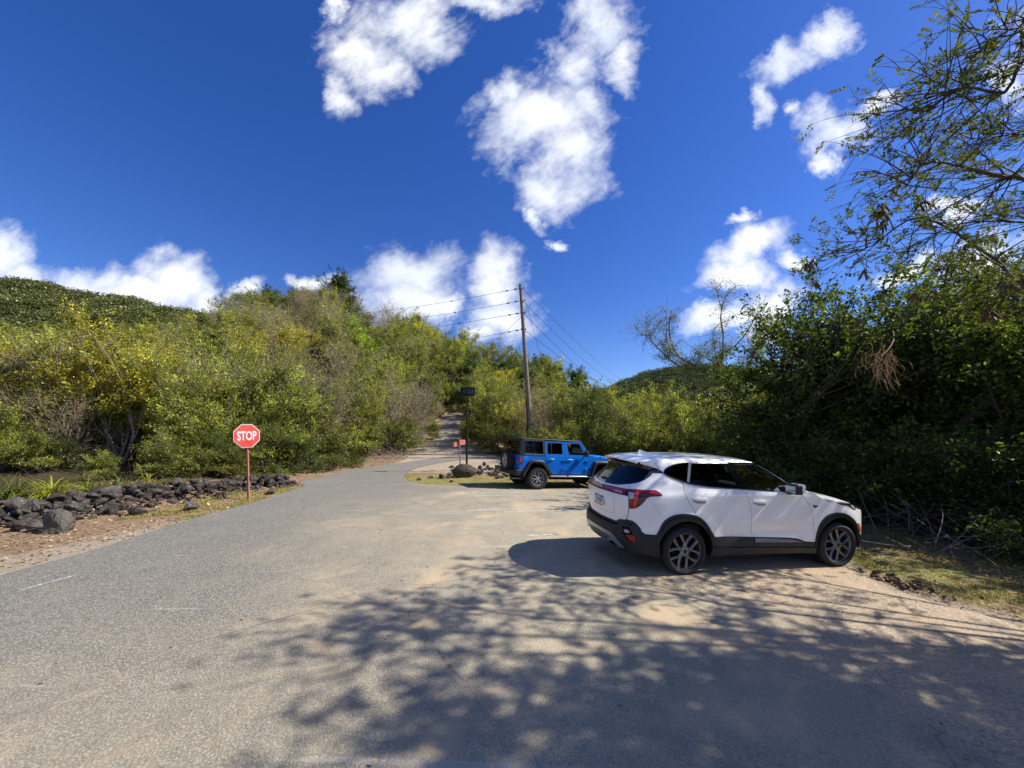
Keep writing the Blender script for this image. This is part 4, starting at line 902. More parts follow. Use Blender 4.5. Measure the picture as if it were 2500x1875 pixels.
lf = leafmat('far_leaf', (.13, .145, .05), .25, .0, .04, .0); lf2 = leafmat('far_leaf_haze', (.085, .11, .055), .2, .0, .03, .0)  # haze of the far ranges is put into the leaf colours, bluer in lf2
far_wood('woodland', 'dark green wooded mountain at the far left', (-480, -130), (150, 340), 6500, lambda X, Y, Z: (Z > 24) & (X/Y < -.72) & (X/Y > -1.6), 4.2, 81, lf)
far_wood('woodland', 'wooded hills on the low skyline between the cars', (40, 620), (200, 480), 4200, lambda X, Y, Z: (Z > 6) & (X/Y > .10) & (X/Y < 1.5), 5.5, 82, lf2)

# ------------------------------------------------------------------ rocks
rock_m = noisy('rock', (.024, .018, .014), (.072, .057, .046), 9, 8, .9, .8, 18, .38, .70, (.115, .095, .078), 2.2, .3, .7, .04)
rock_l = noisy('rock_lichen', (.05, .046, .042), (.30, .28, .25), 9, 8, .92, .7, 18, .50, .64, (.08, .07, .06), 2.0, .3, .7, .03)
rock_p = noisy('rock_pale', (.20, .175, .145), (.42, .39, .33), 6, 8, .92, .6, 18, .35, .65)
def rock_mesh(name, seed, flat=.6, m=rock_m, sub=3, cuts=9, noise_=.16):
    import bmesh
    r = random.Random(seed); bm = bmesh.new()
    if sub <= 3:
        # broken stone: hull of scattered points, chipped edges
        for _ in range(15):
            d = Vector((r.gauss(0, 1), r.gauss(0, 1), r.gauss(0, 1))).normalized()*r.uniform(.78, 1.05); bm.verts.new((d.x, d.y*.76, d.z*flat))
        bmesh.ops.convex_hull(bm, input=bm.verts[:]); bmesh.ops.delete(bm, geom=[v for v in bm.verts if not v.link_faces], context='VERTS')
        bmesh.ops.bevel(bm, geom=bm.edges[:], offset=.035, segments=1, affect='EDGES'); bmesh.ops.subdivide_edges(bm, edges=bm.edges[:], cuts=1, use_grid_fill=True)
        off = Vector((seed*3.1, seed*1.7, 0))
        for v in bm.verts: v.co += v.co.normalized()*(mnoise.noise(v.co*3.2+off)*.07+mnoise.noise(v.co*8+off)*.03)
        me = bpy.data.meshes.new(name); bm.to_mesh(me); bm.free(); me.materials.append(m); return me
    bmesh.ops.create_icosphere(bm, subdivisions=sub, radius=1)
    planes = []
    for _ in range(cuts):
        d = Vector((r.gauss(0, 1), r.gauss(0, 1), r.gauss(0, .8))).normalized(); planes.append((d, r.uniform(.48, .85)))
    off = Vector((seed*3.1, seed*1.7, 0))
    for v in bm.verts:
        p = v.co.copy()
        for d, h in planes:
            t = p.dot(d)
            if t > h: p -= d*(t-h)*.94
        p += v.co*(mnoise.noise(p*1.8+off)*noise_+mnoise.noise(p*5+off)*noise_*.35+mnoise.noise(p*13+off)*noise_*.15)
        v.co = Vector((p.x, p.y*.78, p.z*flat))
    me = bpy.data.meshes.new(name); bm.to_mesh(me); bm.free(); me.materials.append(m); me.polygons.foreach_set('use_smooth', [True]*len(me.polygons)); me.set_sharp_from_angle(angle=math.radians(30)); return me
RM = [rock_mesh('rock', i, [.7, .8, .6, .9, .7, .75][i % 6], rock_m if i % 5 else rock_l) for i in range(12)]
RM.append(rock_mesh('rock', 40, .75, rock_m)); RM.append(rock_mesh('rock', 41, .7, rock_l))
def rock(x, y, s, label, group, me=None, dz=0., name='rock', tilt=.35):
    o = link(name, me or RM[R_.randrange(14) if R_.random() < .75 else R_.randrange(12)], None, (x, y, hz(x, y)+s*.22+dz)); o.scale = (s*R_.uniform(.8, 1.3), s*R_.uniform(.8, 1.2), s*R_.uniform(.8, 1.15))
    o.rotation_euler = (R_.uniform(-tilt, tilt), R_.uniform(-tilt, tilt), R_.uniform(0, 6.28)); tag(o, label, 'rock', group); return o
# stone row on the left: centre line from the left border to past the stop sign
line = [gp(-60, 1132)[:2], gp(60, 1122)[:2], gp(150, 1108)[:2], gp(260, 1084)[:2], gp(370, 1070)[:2], gp(470, 1058)[:2], gp(560, 1052)[:2], gp(618, 1046)[:2]]
line = crom(line, 8); wid = np.interp(np.arange(len(line)), [0, len(line)*.3, len(line)*.7, len(line)-1], [.9, 1.05, 1.15, .7])
cnt = 0
for i in range(205):
    t = R_.random()**.95*(len(line)-1.01); k = int(t); f = t-k; a = Vector(line[k]).lerp(Vector(line[k+1]), f); d = (Vector(line[k+1])-Vector(line[k])).normalized(); n = Vector((-d.y, d.x)); q = R_.gauss(0, .40); q = max(-1.1, min(1.1, q)); p = a+n*q*wid[k]
    s = R_.uniform(.09, .19)*(1.15-abs(q)*.25); dz = max(0, .36-abs(q)*.40)*R_.uniform(.3, 1)
    rock(p.x, p.y, s, 'dark jagged stone in the long heap between road verge and trees', 'stones heaped in the row left of the road', dz=dz)
for (px, py, s, lab, k) in [(205, 1083, .30, 'broad flat slab on top of the stone heap, left of its middle', 2), (270, 1075, .30, 'large flat-topped slab in the middle of the stone heap', 2), (345, 1067, .26, 'lichen-spotted grey stone near the middle of the heap', 0), (478, 1072, .26, 'rounded dark slab in front of the heap, left of the stop sign', 4),
        (585, 1062, .22, 'grey stone just right of the stop sign post', 6), (60, 1140, .26, 'flat stone at the left end of the heap', 8), (300, 1107, .28, 'long low slab in front of the heap', 2), (412, 1098, .22, 'low weathered slab lying out on the straw left of the stop sign', 5)]:
    x, y, _ = gp(px, py+6); rock(x, y, s, lab, None, RM[k], .04)
def rubble(name, label, pts, seed):
    g = np.random.default_rng(seed); V = []; F = []; n0 = 0; src = []
    for m in RM[:8]:
        co = np.empty(len(m.vertices)*3); m.vertices.foreach_get('co', co); src.append((co.reshape(-1, 3), [tuple(p.vertices) for p in m.polygons]))
    for (x, y, z, s) in pts:
        c, f = src[g.integers(8)]; e = g.uniform(0, 6.283, 3); Rm = np.array(Matrix.Rotation(e[0], 3, 'Z') @ Matrix.Rotation(e[1]*.2, 3, 'X')); q = (c*s*g.uniform(.7, 1.3, 3)) @ Rm.T+np.array([x, y, z]); V.append(q); F += [tuple(i+n0 for i in t) for t in f]; n0 += len(q)
    o = link(name, mkmesh(name, np.concatenate(V), F, rock_m)); return tag(o, label, 'rubble', kind='stuff')
pts = []
for i in range(620):
    t = R_.random()*(len(line)-1.01); k = int(t); f = t-k; a = Vector(line[k]).lerp(Vector(line[k+1]), f); d = (Vector(line[k+1])-Vector(line[k])).normalized(); n = Vector((-d.y, d.x)); q = max(-1.15, min(1.15, R_.gauss(0, .5))); p = a+n*q*wid[k]
    pts.append((p.x, p.y, hz(p.x, p.y)+max(0, .20-abs(q)*.22)*R_.random()+.02, R_.uniform(.05, .12)))
rubble('rubble', 'small dark broken stones filling the heap left of the road', pts, 91)
def big_rock(name, px, py, seed, sx, sy, sz, label, m=rock_m, rz=0, sub=5, dz=0, **k):
    x, y, z = gp(px, py); me = rock_mesh(name, seed, 1.0, m, sub, **k); o = link(name, me, None, (x, y, z+dz)); o.scale = (sx, sy, sz); o.rotation_euler = (0, 0, rz); tag(o, label, 'boulder'); return o
boul_m = noisy('boulder_grey', (.05, .044, .037), (.13, .115, .095), 4, 9, .92, .8, 9, .32, .68, (.11, .10, .085), 1.3, .3, .7, .05)
dark_b = noisy('boulder_dark', (.040, .030, .025), (.11, .085, .065), 5, 9, .92, .9, 10, .35, .7)
big_rock('boulder', 122, 1150, 55, .27, .30, .36, 'single grey pointed boulder in front of the left stones', boul_m, .4, dz=.05, cuts=7)
b2 = big_rock('boulder', 1003, 1030, 56, .56, .50, .40, 'big dark rounded boulder on the grass island below the sign posts', dark_b, 0, dz=.20, cuts=3, noise_=.10)
for (px, py, s, lab) in [(955, 1034, .20, 'dark stone against the left side of the island boulder'), (968, 1033, .14, 'pale-topped stone beside the island boulder'), (930, 1034, .20, 'flat stone lying left of the island boulder'), (905, 1037, .15, 'outermost flat stone on the island tip'), (975, 1042, .12, 'small stone in front of the island boulder')]:
    x, y, _ = gp(px, py); rock(x, y, s, lab, None, RM[2] if 'flat' in lab else RM[3])
for i in range(56):
    u_ = R_.random(); px = 968+u_*150; py = 1008+R_.gauss(0, 6.0)+u_*7; x, y, _ = gp(px, py+9)
    rock(x, y, R_.uniform(.10, .20), 'dark jagged stone in the heap behind the island boulder', 'stones heaped on the island', dz=max(0, R_.gauss(.05, .06)))
for i in range(22):
    px, py = R_.choice([(R_.uniform(0, 470), 0), (R_.uniform(700, 930), 1)]);
    py = (1150-px*.13+R_.uniform(-14, 10)) if py == 0 else 1040-(px-640)*.165-R_.uniform(4, 14)
    x, y, _ = gp(px, py)
    if inside([(x, y)], lot)[0]: continue
    rock(x, y, R_.uniform(.03, .07), 'small loose stone scattered beside the road', 'loose stones beside the road', dz=-.01)
# clods torn up beside the front wheel
clod_m = noisy('clod', (.10, .065, .04), (.22, .15, .10), 20, 6, .95, .8, 40)
CL = [rock_mesh('clod', 70+i, .7, clod_m, 2) for i in range(4)]
for i in range(44):
    x = R_.gauss(5.34, .15); y = R_.gauss(5.3, .24)
    if x < 5.12: continue
    o = link('clod', CL[i % 4], None, (x, y, hz(x, y)-.005)); s = R_.uniform(.02, .065); o.scale = (s*1.3, s, s*.8); o.rotation_euler = (R_.random(), R_.random(), R_.random()*6); tag(o, 'dark clod of soil torn up beside the front wheel', 'soil clod', 'clods by the front wheel')

# ------------------------------------------------------------------ signs and poles
def text_mesh(txt, size, mt, name, parent, M, depth=.002, bold=0.0, sx=1.0, align='CENTER'):
    c = bpy.data.curves.new(name, 'FONT'); c.body = txt; c.size = size; c.align_x = align; c.align_y = 'CENTER'; c.extrude = depth; c.offset = bold; c.resolution_u = 4
    t = bpy.data.objects.new('tmp_text', c); COL.objects.link(t); dg = bpy.context.evaluated_depsgraph_get(); dg.update(); me = bpy.data.meshes.new_from_object(t.evaluated_get(dg)); bpy.data.objects.remove(t); bpy.data.curves.remove(c)
    me.transform(M @ Matrix.Diagonal((sx, 1, 1, 1))); me.materials.clear(); me.materials.append(mt); me.name = name; return link(name, me, parent)
red_m = noisy('sign_red', (.72, .075, .055), (.80, .13, .095), 4, 5, .45, .05, 30); white_m = mat('sign_white', (.82, .80, .78), .45); rust_m = noisy('rusty_post', (.30, .10, .065), (.40, .17, .11), 12, 6, .7, .2)
sx_, sy_, sz_ = gp(537, 1078)
st = empty('stop_sign', (sx_, sy_, sz_), (0, math.radians(-3.6), 0)); tag(st, 'red octagonal stop sign on a reddish brown post by the stone heap', 'road sign')
SD = sy_; sc_ = 2500/2212/FPX*SD
zc = (1078-943)*sc_; rad = 28.2*sc_/math.cos(math.pi/8)
MB().box((0, 0, zc*.5-.1), (.05, .045, zc+.5), .004).build('post', rust_m, st)
ang = math.radians(33)
plate = empty('sign_plate_pivot'); bpy.data.objects.remove(plate)
Mz = Matrix.Translation((.02, -.035, zc)) @ Matrix.Rotation(ang, 4, 'Z') @ Matrix.Diagonal((.82, 1, 1, 1))
def octa(r, y0, y1, z=0): return [((r*math.cos(math.pi/8+k*math.pi/4)), (r*math.sin(math.pi/8+k*math.pi/4))*.89) for k in range(8)], y0, y1
def xf(o, M): o.data.transform(M); return o
p, a, b = octa(rad, 0, 0); xf(MB().prism(p, 'y', -.004, .004).build('panel_border', white_m, st), Mz)
p, a, b = octa(rad*.945, 0, 0); xf(MB().prism(p, 'y', -.0075, -.0045).build('panel', red_m, st), Mz)
text_mesh('STOP', rad*.86, white_m, 'lettering', st, Mz @ Matrix.Translation((0, -.0095, -.01)) @ Matrix.Rotation(math.pi/2, 4, 'X'), .001, .011, .66)
bolt = mat('bolt', (.5, .45, .4), .4, .8)
for zz in (.80, -.80): xf(MB().lathe([(.001, -.012), (.011, -.012), (.011, -.006)], 10).build('bolt', bolt, st), Mz @ Matrix.Translation((0, 0, rad*zz*.92)))

blk = mat('black_metal', (.012, .012, .012), .5, .3)
x, y, z = gp(1008, 1018); D = y; k_ = 2500/2212/FPX*D
so_ = empty('solar_panel_mast', (x, y, z), (0, math.radians(.2), 0)); tag(so_, 'black mast carrying a black solar panel and box on the island', 'solar mast')
H_ = (1018-845)*k_
MB().tube([(0, 0, -.2), (0, 0, H_*.72)], .055, 12).build('mast', blk, so_, True); MB().tube([(0, 0, H_*.70), (0, 0, H_+.1)], .042, 12).build('mast_top', blk, so_, True)
MB().lathe([(.07, -.03), (.07, .03)], 12, 'z', (0, 0, H_*.72)).build('collar', mat('collar', (.10, .10, .10), .4, .5), so_)
zt = H_-.02; pm_ = Matrix.Translation((0, 0, zt)) @ Matrix.Rotation(math.radians(-10), 4, 'X')
pw = 32*k_; ph = 20*k_
xf(MB().box((0, .05, 0), (pw, .04, ph), .006).build('panel', blk, so_), pm_)
xf(MB().box((0, .02, ph/2-.03), (pw, .03, .05)).box((0, .02, -ph/2+.03), (pw, .03, .05)).box((-.12, .0, 0), (.05, .03, ph*.9)).box((.16, .0, 0), (.05, .03, ph*.9)).build('frame', mat('frame', (.03, .03, .03), .4, .5), so_), pm_)
xf(MB().box((.13, -.09, -.05), (.30, .14, .26), .01).build('battery_box', mat('box_black', (.016, .016, .016), .6), so_), pm_)
xf(MB().box((-.14, -.06, -.04), (.14, .08, .20), .01).build('controller_box', mat('box_dark', (.022, .022, .022), .5), so_), pm_)
MB().box((0, -.06, H_*.62), (.09, .09, .16), .01).build('junction_box', blk, so_)

x, y, z = gp(994, 1017); k_ = 2500/2212/FPX*y
rs = empty('back_of_sign', (x+.0, y, z), (0, math.radians(-1.8), math.radians(32))); tag(rs, 'pinkish red bare sign panel turned edgewise behind a thin brown post on the island', 'sign')
Hs = (1017-945)*k_
MB().box((0, 0, Hs/2-.1), (.055, .05, Hs+.2), .004).build('post', noisy('old_post', (.20, .12, .11), (.30, .19, .17), 10), rs)
pr = noisy('faded_red', (.68, .16, .10), (.78, .30, .22), 3, 5, .6, .05, 20)
MB().prism(crom([(-.02, -.10), (.34, -.08), (.36, .13), (.33, .16), (-.02, .15)], 1, True) and [(0, -.12), (.31, -.105), (.335, -.08), (.335, .12), (.31, .15), (0, .16)], 'y', .03, .04).build('right_panel', pr, rs).location = (.01, 0, (1017-957)*k_)
MB().prism([(-.33, -.13), (0, -.11), (0, .13), (-.34, .12), (-.37, .09), (-.36, -.10)], 'y', .03, .04).build('left_panel', noisy('faded_red_shade', (.58, .15, .10), (.68, .28, .20), 5), rs).location = (-.01, .0, (1017-960)*k_)  # left panel is a darker copy of the red, shade put into the colour

# utility pole
wood = noisy('pole_wood', (.13, .105, .08), (.24, .20, .16), 6, 8, .9, .5, 30)
PD = 25.5
pb = at(1150, 962, PD); pt = at(1124, 615, PD+.3); gz0 = hz(pb.x, pb.y)
up_ = empty('utility_pole', (pb.x, pb.y, gz0)); tag(up_, 'tall leaning wooden utility pole rising behind the blue car', 'utility pole')
b0 = Vector((0, 0, -.5)); t0 = pt-Vector((pb.x, pb.y, gz0)); kx = t0/t0.z
MB().tube([kx*(-.5), Vector((0, 0, 0)), t0*.5, t0], [.175, .17, .145, .11], 14).build('pole', wood, up_, True)
stl = mat('steel', (.25, .25, .25), .5, .7); blkp = mat('black_rubber', (.02, .02, .02), .5)
MB().box(kx*1.9+Vector((-.27, -.05, 0)), (.12, .14, 1.0), .02).build('cable_box', mat('box_grey', (.06, .06, .06), .6), up_)
cond = MB().tube([kx*.2+Vector((-.2, -.1, 0)), kx*4.2+Vector((-.17, -.1, 0))], .03, 6); cond.build('conduit', blkp, up_)
wires = [(622, 785, 663, .0), (649, 800, 685, 0), (675, 820, 705, 0), (711, 800, 748, 0)]
tops = []
for i, (py, fx, fy, _) in enumerate(wires):
    s = at(1127 if i == 0 else 1127+i*1.2, py, PD+.2)-Vector((pb.x, pb.y, gz0))
    MB().lathe([(.03, -.06), (.055, -.04), (.055, .04), (.03, .06)], 10, 'z', tuple(s+Vector((-.12, 0, 0)))).build('insulator', blkp, up_, True)
    MB().lathe([(.03, -.06), (.055, -.04), (.055, .04), (.03, .06)], 10, 'z', tuple(s+Vector((.14, 0, 0)))).build('insulator', blkp, up_, True)
    tops.append(s+Vector((pb.x, pb.y, gz0)))
def wire(name, a, b, sag, label, r=.014, group='overhead wires', beads=False):
    pts = [a.lerp(b, i/24)-Vector((0, 0, sag*4*(i/24)*(1-i/24))) for i in range(25)]
    m = MB().tube(pts, r, 5)
    if beads:
        for f in (.012, .028, .16): 
            q = a.lerp(b, f)-Vector((0, 0, sag*4*f*(1-f))); d = (b-a).normalized()*.13; m.tube([q-d, q+d], .045, 6)
    return tag(m.build(name, mat('wire_black', (.02, .02, .022), .6) if 'wire_black' not in bpy.data.materials else bpy.data.materials['wire_black'], None), label, 'wire', group)
p2b = at(912, 765, 60); p2t = at(913, 704, 60)
lab_l = ['uppermost of the wires running left from the pole top', 'second wire from the top running left from the pole', 'third wire from the top running left from the pole', 'fourth wire from the top running left from the pole']
for i, tpt in enumerate(tops): 
    py, fx, fy, _ = wires[i]; e = at(fx, fy, 47); wire('wire', tpt, tpt+(e-tpt)*1.9, .8, lab_l[i], beads=True)
s = at(1131, 790, PD+.2); wire('wire', s, at(620, 845, 30)+Vector((0, 0, 0)), .25, 'low thick cable running left in front of the hillside', .022)
s = at(1127, 683, PD+.2); wire('wire', s, at(1045, 742, 60), .5, 'thin wire slanting down left behind the pole', .012)
lab_r = ['uppermost wire descending right from the pole', 'second wire descending right from the pole', 'third wire descending right from the pole', 'fourth, lowest wire descending right from the pole']
for i, tpt in enumerate(tops): wire('wire', tpt, at(1345+i*3, 820+i*2, 150), [1, 2.5, 4, 3][i], lab_r[i], .020)
wire('guy_wire', tops[0]+Vector((.1, 0, -.2)), at(1205, 905, PD+2), .1, 'steel guy wire with a white insulator rod right of the pole', .012, None)
g0 = tops[0]+Vector((.1, 0, -.2)); g1 = at(1205, 905, PD+2); MB().tube([g0.lerp(g1, .26), g0.lerp(g1, .32)], .035, 6).build('guy_rod', mat('rod', (.7, .7, .7), .4), bpy.data.objects['guy_wire'])
q = empty('small_utility_pole', tuple(p2b-Vector((0, 0, 3)))); tag(q, 'short grey pole top sticking out of the hillside scrub', 'utility pole')
MB().tube([(0, 0, 0), tuple(p2t-p2b+Vector((0, 0, 3)))], [.22, .17], 8).build('pole', wood, q, True); MB().box(tuple(p2t-p2b+Vector((.0, 0, 2.1))), (.5, .2, .15)).build('bracket', stl, q)

# ------------------------------------------------------------------ vehicle materials
white_paint = mat('white_paint', (.90, .875, .835), .30, 0, .8); 
blue_paint = mat('blue_paint', (.004, .16, .66), .28, .15, .9)
blk_plastic = noisy('black_plastic', (.016, .016, .017), (.022, .022, .022), 40, 3, .55, .12, 300, spec=.4, dist=.002)
blk_gloss = mat('black_gloss', (.008, .008, .009), .08, 0, .6)
shell_m = mat('inner_black', (.006, .006, .006), .9, spec=.05)
rubber = noisy('tyre_rubber', (.018, .018, .018), (.030, .028, .026), 18, 4, .75, .2, 60)
rim_dark = mat('rim_gunmetal', (.20, .205, .21), .32, .85); rim_in = mat('rim_black', (.015, .015, .015), .4, .4); rim_silver = mat('rim_silver', (.62, .62, .62), .30, .85)
chrome = mat('chrome', (.80, .80, .80), .12, 1.); satin = mat('satin_silver', (.40, .41, .42), .35, .7)
lamp_red = mat('lamp_red', (.30, .006, .008), .22, 0, .35); lamp_bright = mat('lamp_red_bright', (.62, .03, .02), .2, 0, .4); lamp_dark = mat('lamp_smoked', (.060, .004, .006), .2, 0, .35); lamp_clear = mat('lamp_clear', (.48, .44, .42), .15, 0, .8)
amber = mat('amber', (.85, .20, .02), .25, 0, .8); seat_m = mat('seat_black', (.02, .02, .02), .8); trim_g = mat('interior_grey', (.20, .20, .19), .8); orange_m = mat('plate_orange', (.80, .36, .05), .5); green_m = mat('plate_green', (.03, .14, .09), .5); ink_m = mat('plate_ink', (.02, .03, .09), .5)
def glass(name, tint, keep):
    m = bpy.data.materials.new(name); m.use_nodes = True; N = m.node_tree.nodes; L = m.node_tree.links; N.clear(); o = N.new('ShaderNodeOutputMaterial')
    t = N.new('ShaderNodeBsdfTransparent'); t.inputs[0].default_value = (*[c*keep for c in tint], 1); g = N.new('ShaderNodeBsdfGlossy'); g.inputs['Roughness'].default_value = .015; f = N.new('ShaderNodeFresnel'); f.inputs['IOR'].default_value = 1.52
    mx = N.new('ShaderNodeMixShader'); L.new(f.outputs[0], mx.inputs[0]); L.new(t.outputs[0], mx.inputs[1]); L.new(g.outputs[0], mx.inputs[2]); L.new(mx.outputs[0], o.inputs[0]); return m
gl_front = glass('glass_green', (.80, .95, .88), .72); gl_dark = glass('glass_privacy', (.8, .85, 1.), .10)

def wheel(parent, loc, side, R, rimR, width, nsp, rim_mat, style='y', spin=0.0, name='wheel'):
    w = bpy.data.objects.new(name, None); COL.objects.link(w); w.parent = parent; w.location = loc; w.rotation_euler = (0, spin, 0)
    s = side; h = width/2
    pr = [(rimR-.012, -h*.55), (rimR, -h*.86), (rimR+.012, -h*.95), (rimR+(R-rimR)*.45, -h*1.06), (R-.035, -h*.98), (R-.012, -h*.86), (R, -h*.70), (R+.001, -h*.42), (R-.007, -h*.40), (R-.007, -h*.36), (R+.001, -h*.34), (R+.002, -.012), (R-.007, -.010), (R-.007, .010), (R+.002, .012), (R+.001, h*.34), (R-.007, h*.36), (R-.007, h*.40), (R+.001, h*.42), (R, h*.70), (R-.012, h*.86), (R-.035, h*.98), (R-.05, h), (rimR, h*.86), (rimR-.012, h*.5)]
    t = MB().lathe(pr, 72); 
    if style == 'jeep':
        for k in range(40):
            a = 2*math.pi*k/40
            for yy, ln in ((-h*.80, .05), (h*.8, .05)): t.box((0, 0, 0), (.040, ln, .018), M=Matrix.Translation(((R-.003)*math.cos(a), yy, (R-.003)*math.sin(a))).to_3x3() if False else None) if False else None
            M = Matrix.Rotation(-a, 3, 'Y'); c = (R-.004)*Vector((math.cos(a), 0, math.sin(a)))
            for yy in (-h*.84, h*.84): t.box(tuple(c+Vector((0, yy, 0))), (.020, .055, .036), M=M)
    t.build('tyre', rubber, w, True, 35)
    f = s*h*.78   # outer face offset
    MB().lathe([(rimR+.010, f+s*.012), (rimR+.012, f), (rimR-.010, f-s*.004), (rimR-.022, f-s*.03), (rimR-.028, -f*.6)], 64).build('rim', rim_mat, w, True, 40)
    MB().lathe([(.001, f-s*.075), (rimR*.62, f-s*.075), (rimR*.64, f-s*.10)], 40).lathe([(rimR-.03, -f*.55), (.001, -f*.55)], 40).build('brake_disc', rim_in if style != 'jeep' else mat('disc', (.03, .03, .03), .6), w, True, 30)
    sp = MB(); ri = rimR-.004
    for k in range(nsp):
        a0 = 2*math.pi*k/nsp+math.pi/2
        for sg in (-1, 1):
            da = math.pi/nsp
            if style == 'y': path_ = [(.045, a0+sg*.42), (rimR*.42, a0+sg*da*.16), (rimR*.68, a0+sg*da*.42), (ri, a0+sg*da*.62)]; wd = [.019, .018, .021, .026]
            else: path_ = [(.05, a0+sg*.10), (rimR*.50, a0+sg*da*.10), (rimR*.72, a0+sg*da*.42), (ri, a0+sg*da*.60)]; wd = [.015, .014, .011, .014]
            P = [Vector((r*math.cos(a), 0, r*math.sin(a))) for r, a in path_]; V = []; dep = [.004, .008, .012, .004]
            for i, p in enumerate(P):
                d = (P[min(i+1, 3)]-P[max(i-1, 0)]).normalized(); n = Vector((-d.z, 0, d.x)); y1 = f-s*dep[i]
                V += [p+n*wd[i]+Vector((0, y1-s*.010, 0)), p+n*wd[i]*.45+Vector((0, y1, 0)), p-n*wd[i]*.45+Vector((0, y1, 0)), p-n*wd[i]+Vector((0, y1-s*.010, 0)), p-n*wd[i]*.7+Vector((0, y1-s*.045, 0)), p+n*wd[i]*.7+Vector((0, y1-s*.045, 0))]
            F = []
            for i in range(3):
                for j in range(6): F.append((i*6+j, i*6+(j+1) % 6, (i+1)*6+(j+1) % 6, (i+1)*6+j))
            sp.add(V, F)
    sp.lathe([(.001, f-s*.001), (.026, f-s*.001), (.031, f-s*.006), (.058, f-s*.010), (.064, f-s*.05)], 28)
    sp.build('spokes', rim_mat, w, True, 25)
    nt = MB()
    for k in range(5): a = 2*math.pi*(k+.5)/5+math.pi/2; nt.lathe([(.001, f+s*.002), (.008, f+s*.001), (.009, f-s*.012)], 8, 'y', (.047*math.cos(a), 0, .047*math.sin(a)))
    nt.build('lug_nuts', chrome, w, True)
    MB().lathe([(.001, f+s*.003), (.022, f+s*.002), (.025, f-s*.003)], 20).build('hub_cap', rim_in, w, True)
    return w

# ------------------------------------------------------------------ white crossover
PL = np.array([(-.905, 0), (-.895, .25), (-.865, .50), (-.80, .70), (-.68, .82), (-.45, .872), (0, .893), (.6, .90), (1.3, .90), (2.0, .90), (2.6, .892), (2.95, .868), (3.2, .80), (3.36, .66), (3.45, .42), (3.48, 0)])
PC = np.array(crom(PL, 24)); _s = np.concatenate([[0], np.cumsum(np.hypot(*np.diff(PC, axis=0).T))]); _i = np.argmin(abs(PC[:, 0]-1.3)); _s = _s-_s[_i]+1.3; U0, U1 = float(_s[0]), float(_s[-1])
Wf = pchip([.16, .30, .45, .62, .80, 1.0, 1.115, 1.15, 1.21, 1.30, 1.45, 1.56, 1.62], [.80, .868, .888, .896, .90, .904, .897, .874, .850, .815, .742, .685, .62])
DR = pchip([.18, .35, .48, .60, .66, .80, 1.0, 1.08, 1.12, 1.17, 1.25, 1.45, 1.48, 1.53, 1.6], [.10, .03, .0, .01, .045, .03, .012, .015, .05, .10, .17, .33, .33, .25, .23])
DF = pchip([.2, .4, .6, .75, .9, 1.0, 1.1], [-.12, -.04, -.02, -.02, -.05, -.10, -.2])
def S(u, z):
    u = np.asarray(u, float); z = np.asarray(z, float); sg = np.where(u < U0, -1, np.where(u > U1, -1, 1)); u = np.where(u < U0, 2*U0-u, u); u = np.where(u > U1, 2*U1-u, u)
    x = np.interp(u, _s, PC[:, 0]); y = np.interp(u, _s, PC[:, 1])*Wf(z)/.90
    x = x+DR(z)*sm(-.1, -.8, x)+DF(z)*sm(2.7, 3.3, x)
    y = y-.030*np.exp(-((z-.56)/.09)**2)*sm(.40, .8, x)*(1-sm(1.8, 2.2, x))
    # arch swell
    for cx_ in (0., 2.63): y = y+.018*np.exp(-((np.hypot(x-cx_, z-.33)-.50)/.11)**2)*(z < 1.0)
    y = y-.010*np.exp(-((x-1.2)/.7)**2)*sm(.70, .98, z)*(1-sm(1.05, 1.12, z))
    return np.stack([x, -y*sg, z], -1)
def Sn(u, z):
    e = 2e-3; a = S(u+e, z)-S(u-e, z); b = S(u, z+e)-S(u, z-e); n = np.cross(a, b); return n/(np.linalg.norm(n, axis=-1, keepdims=True)+1e-9)
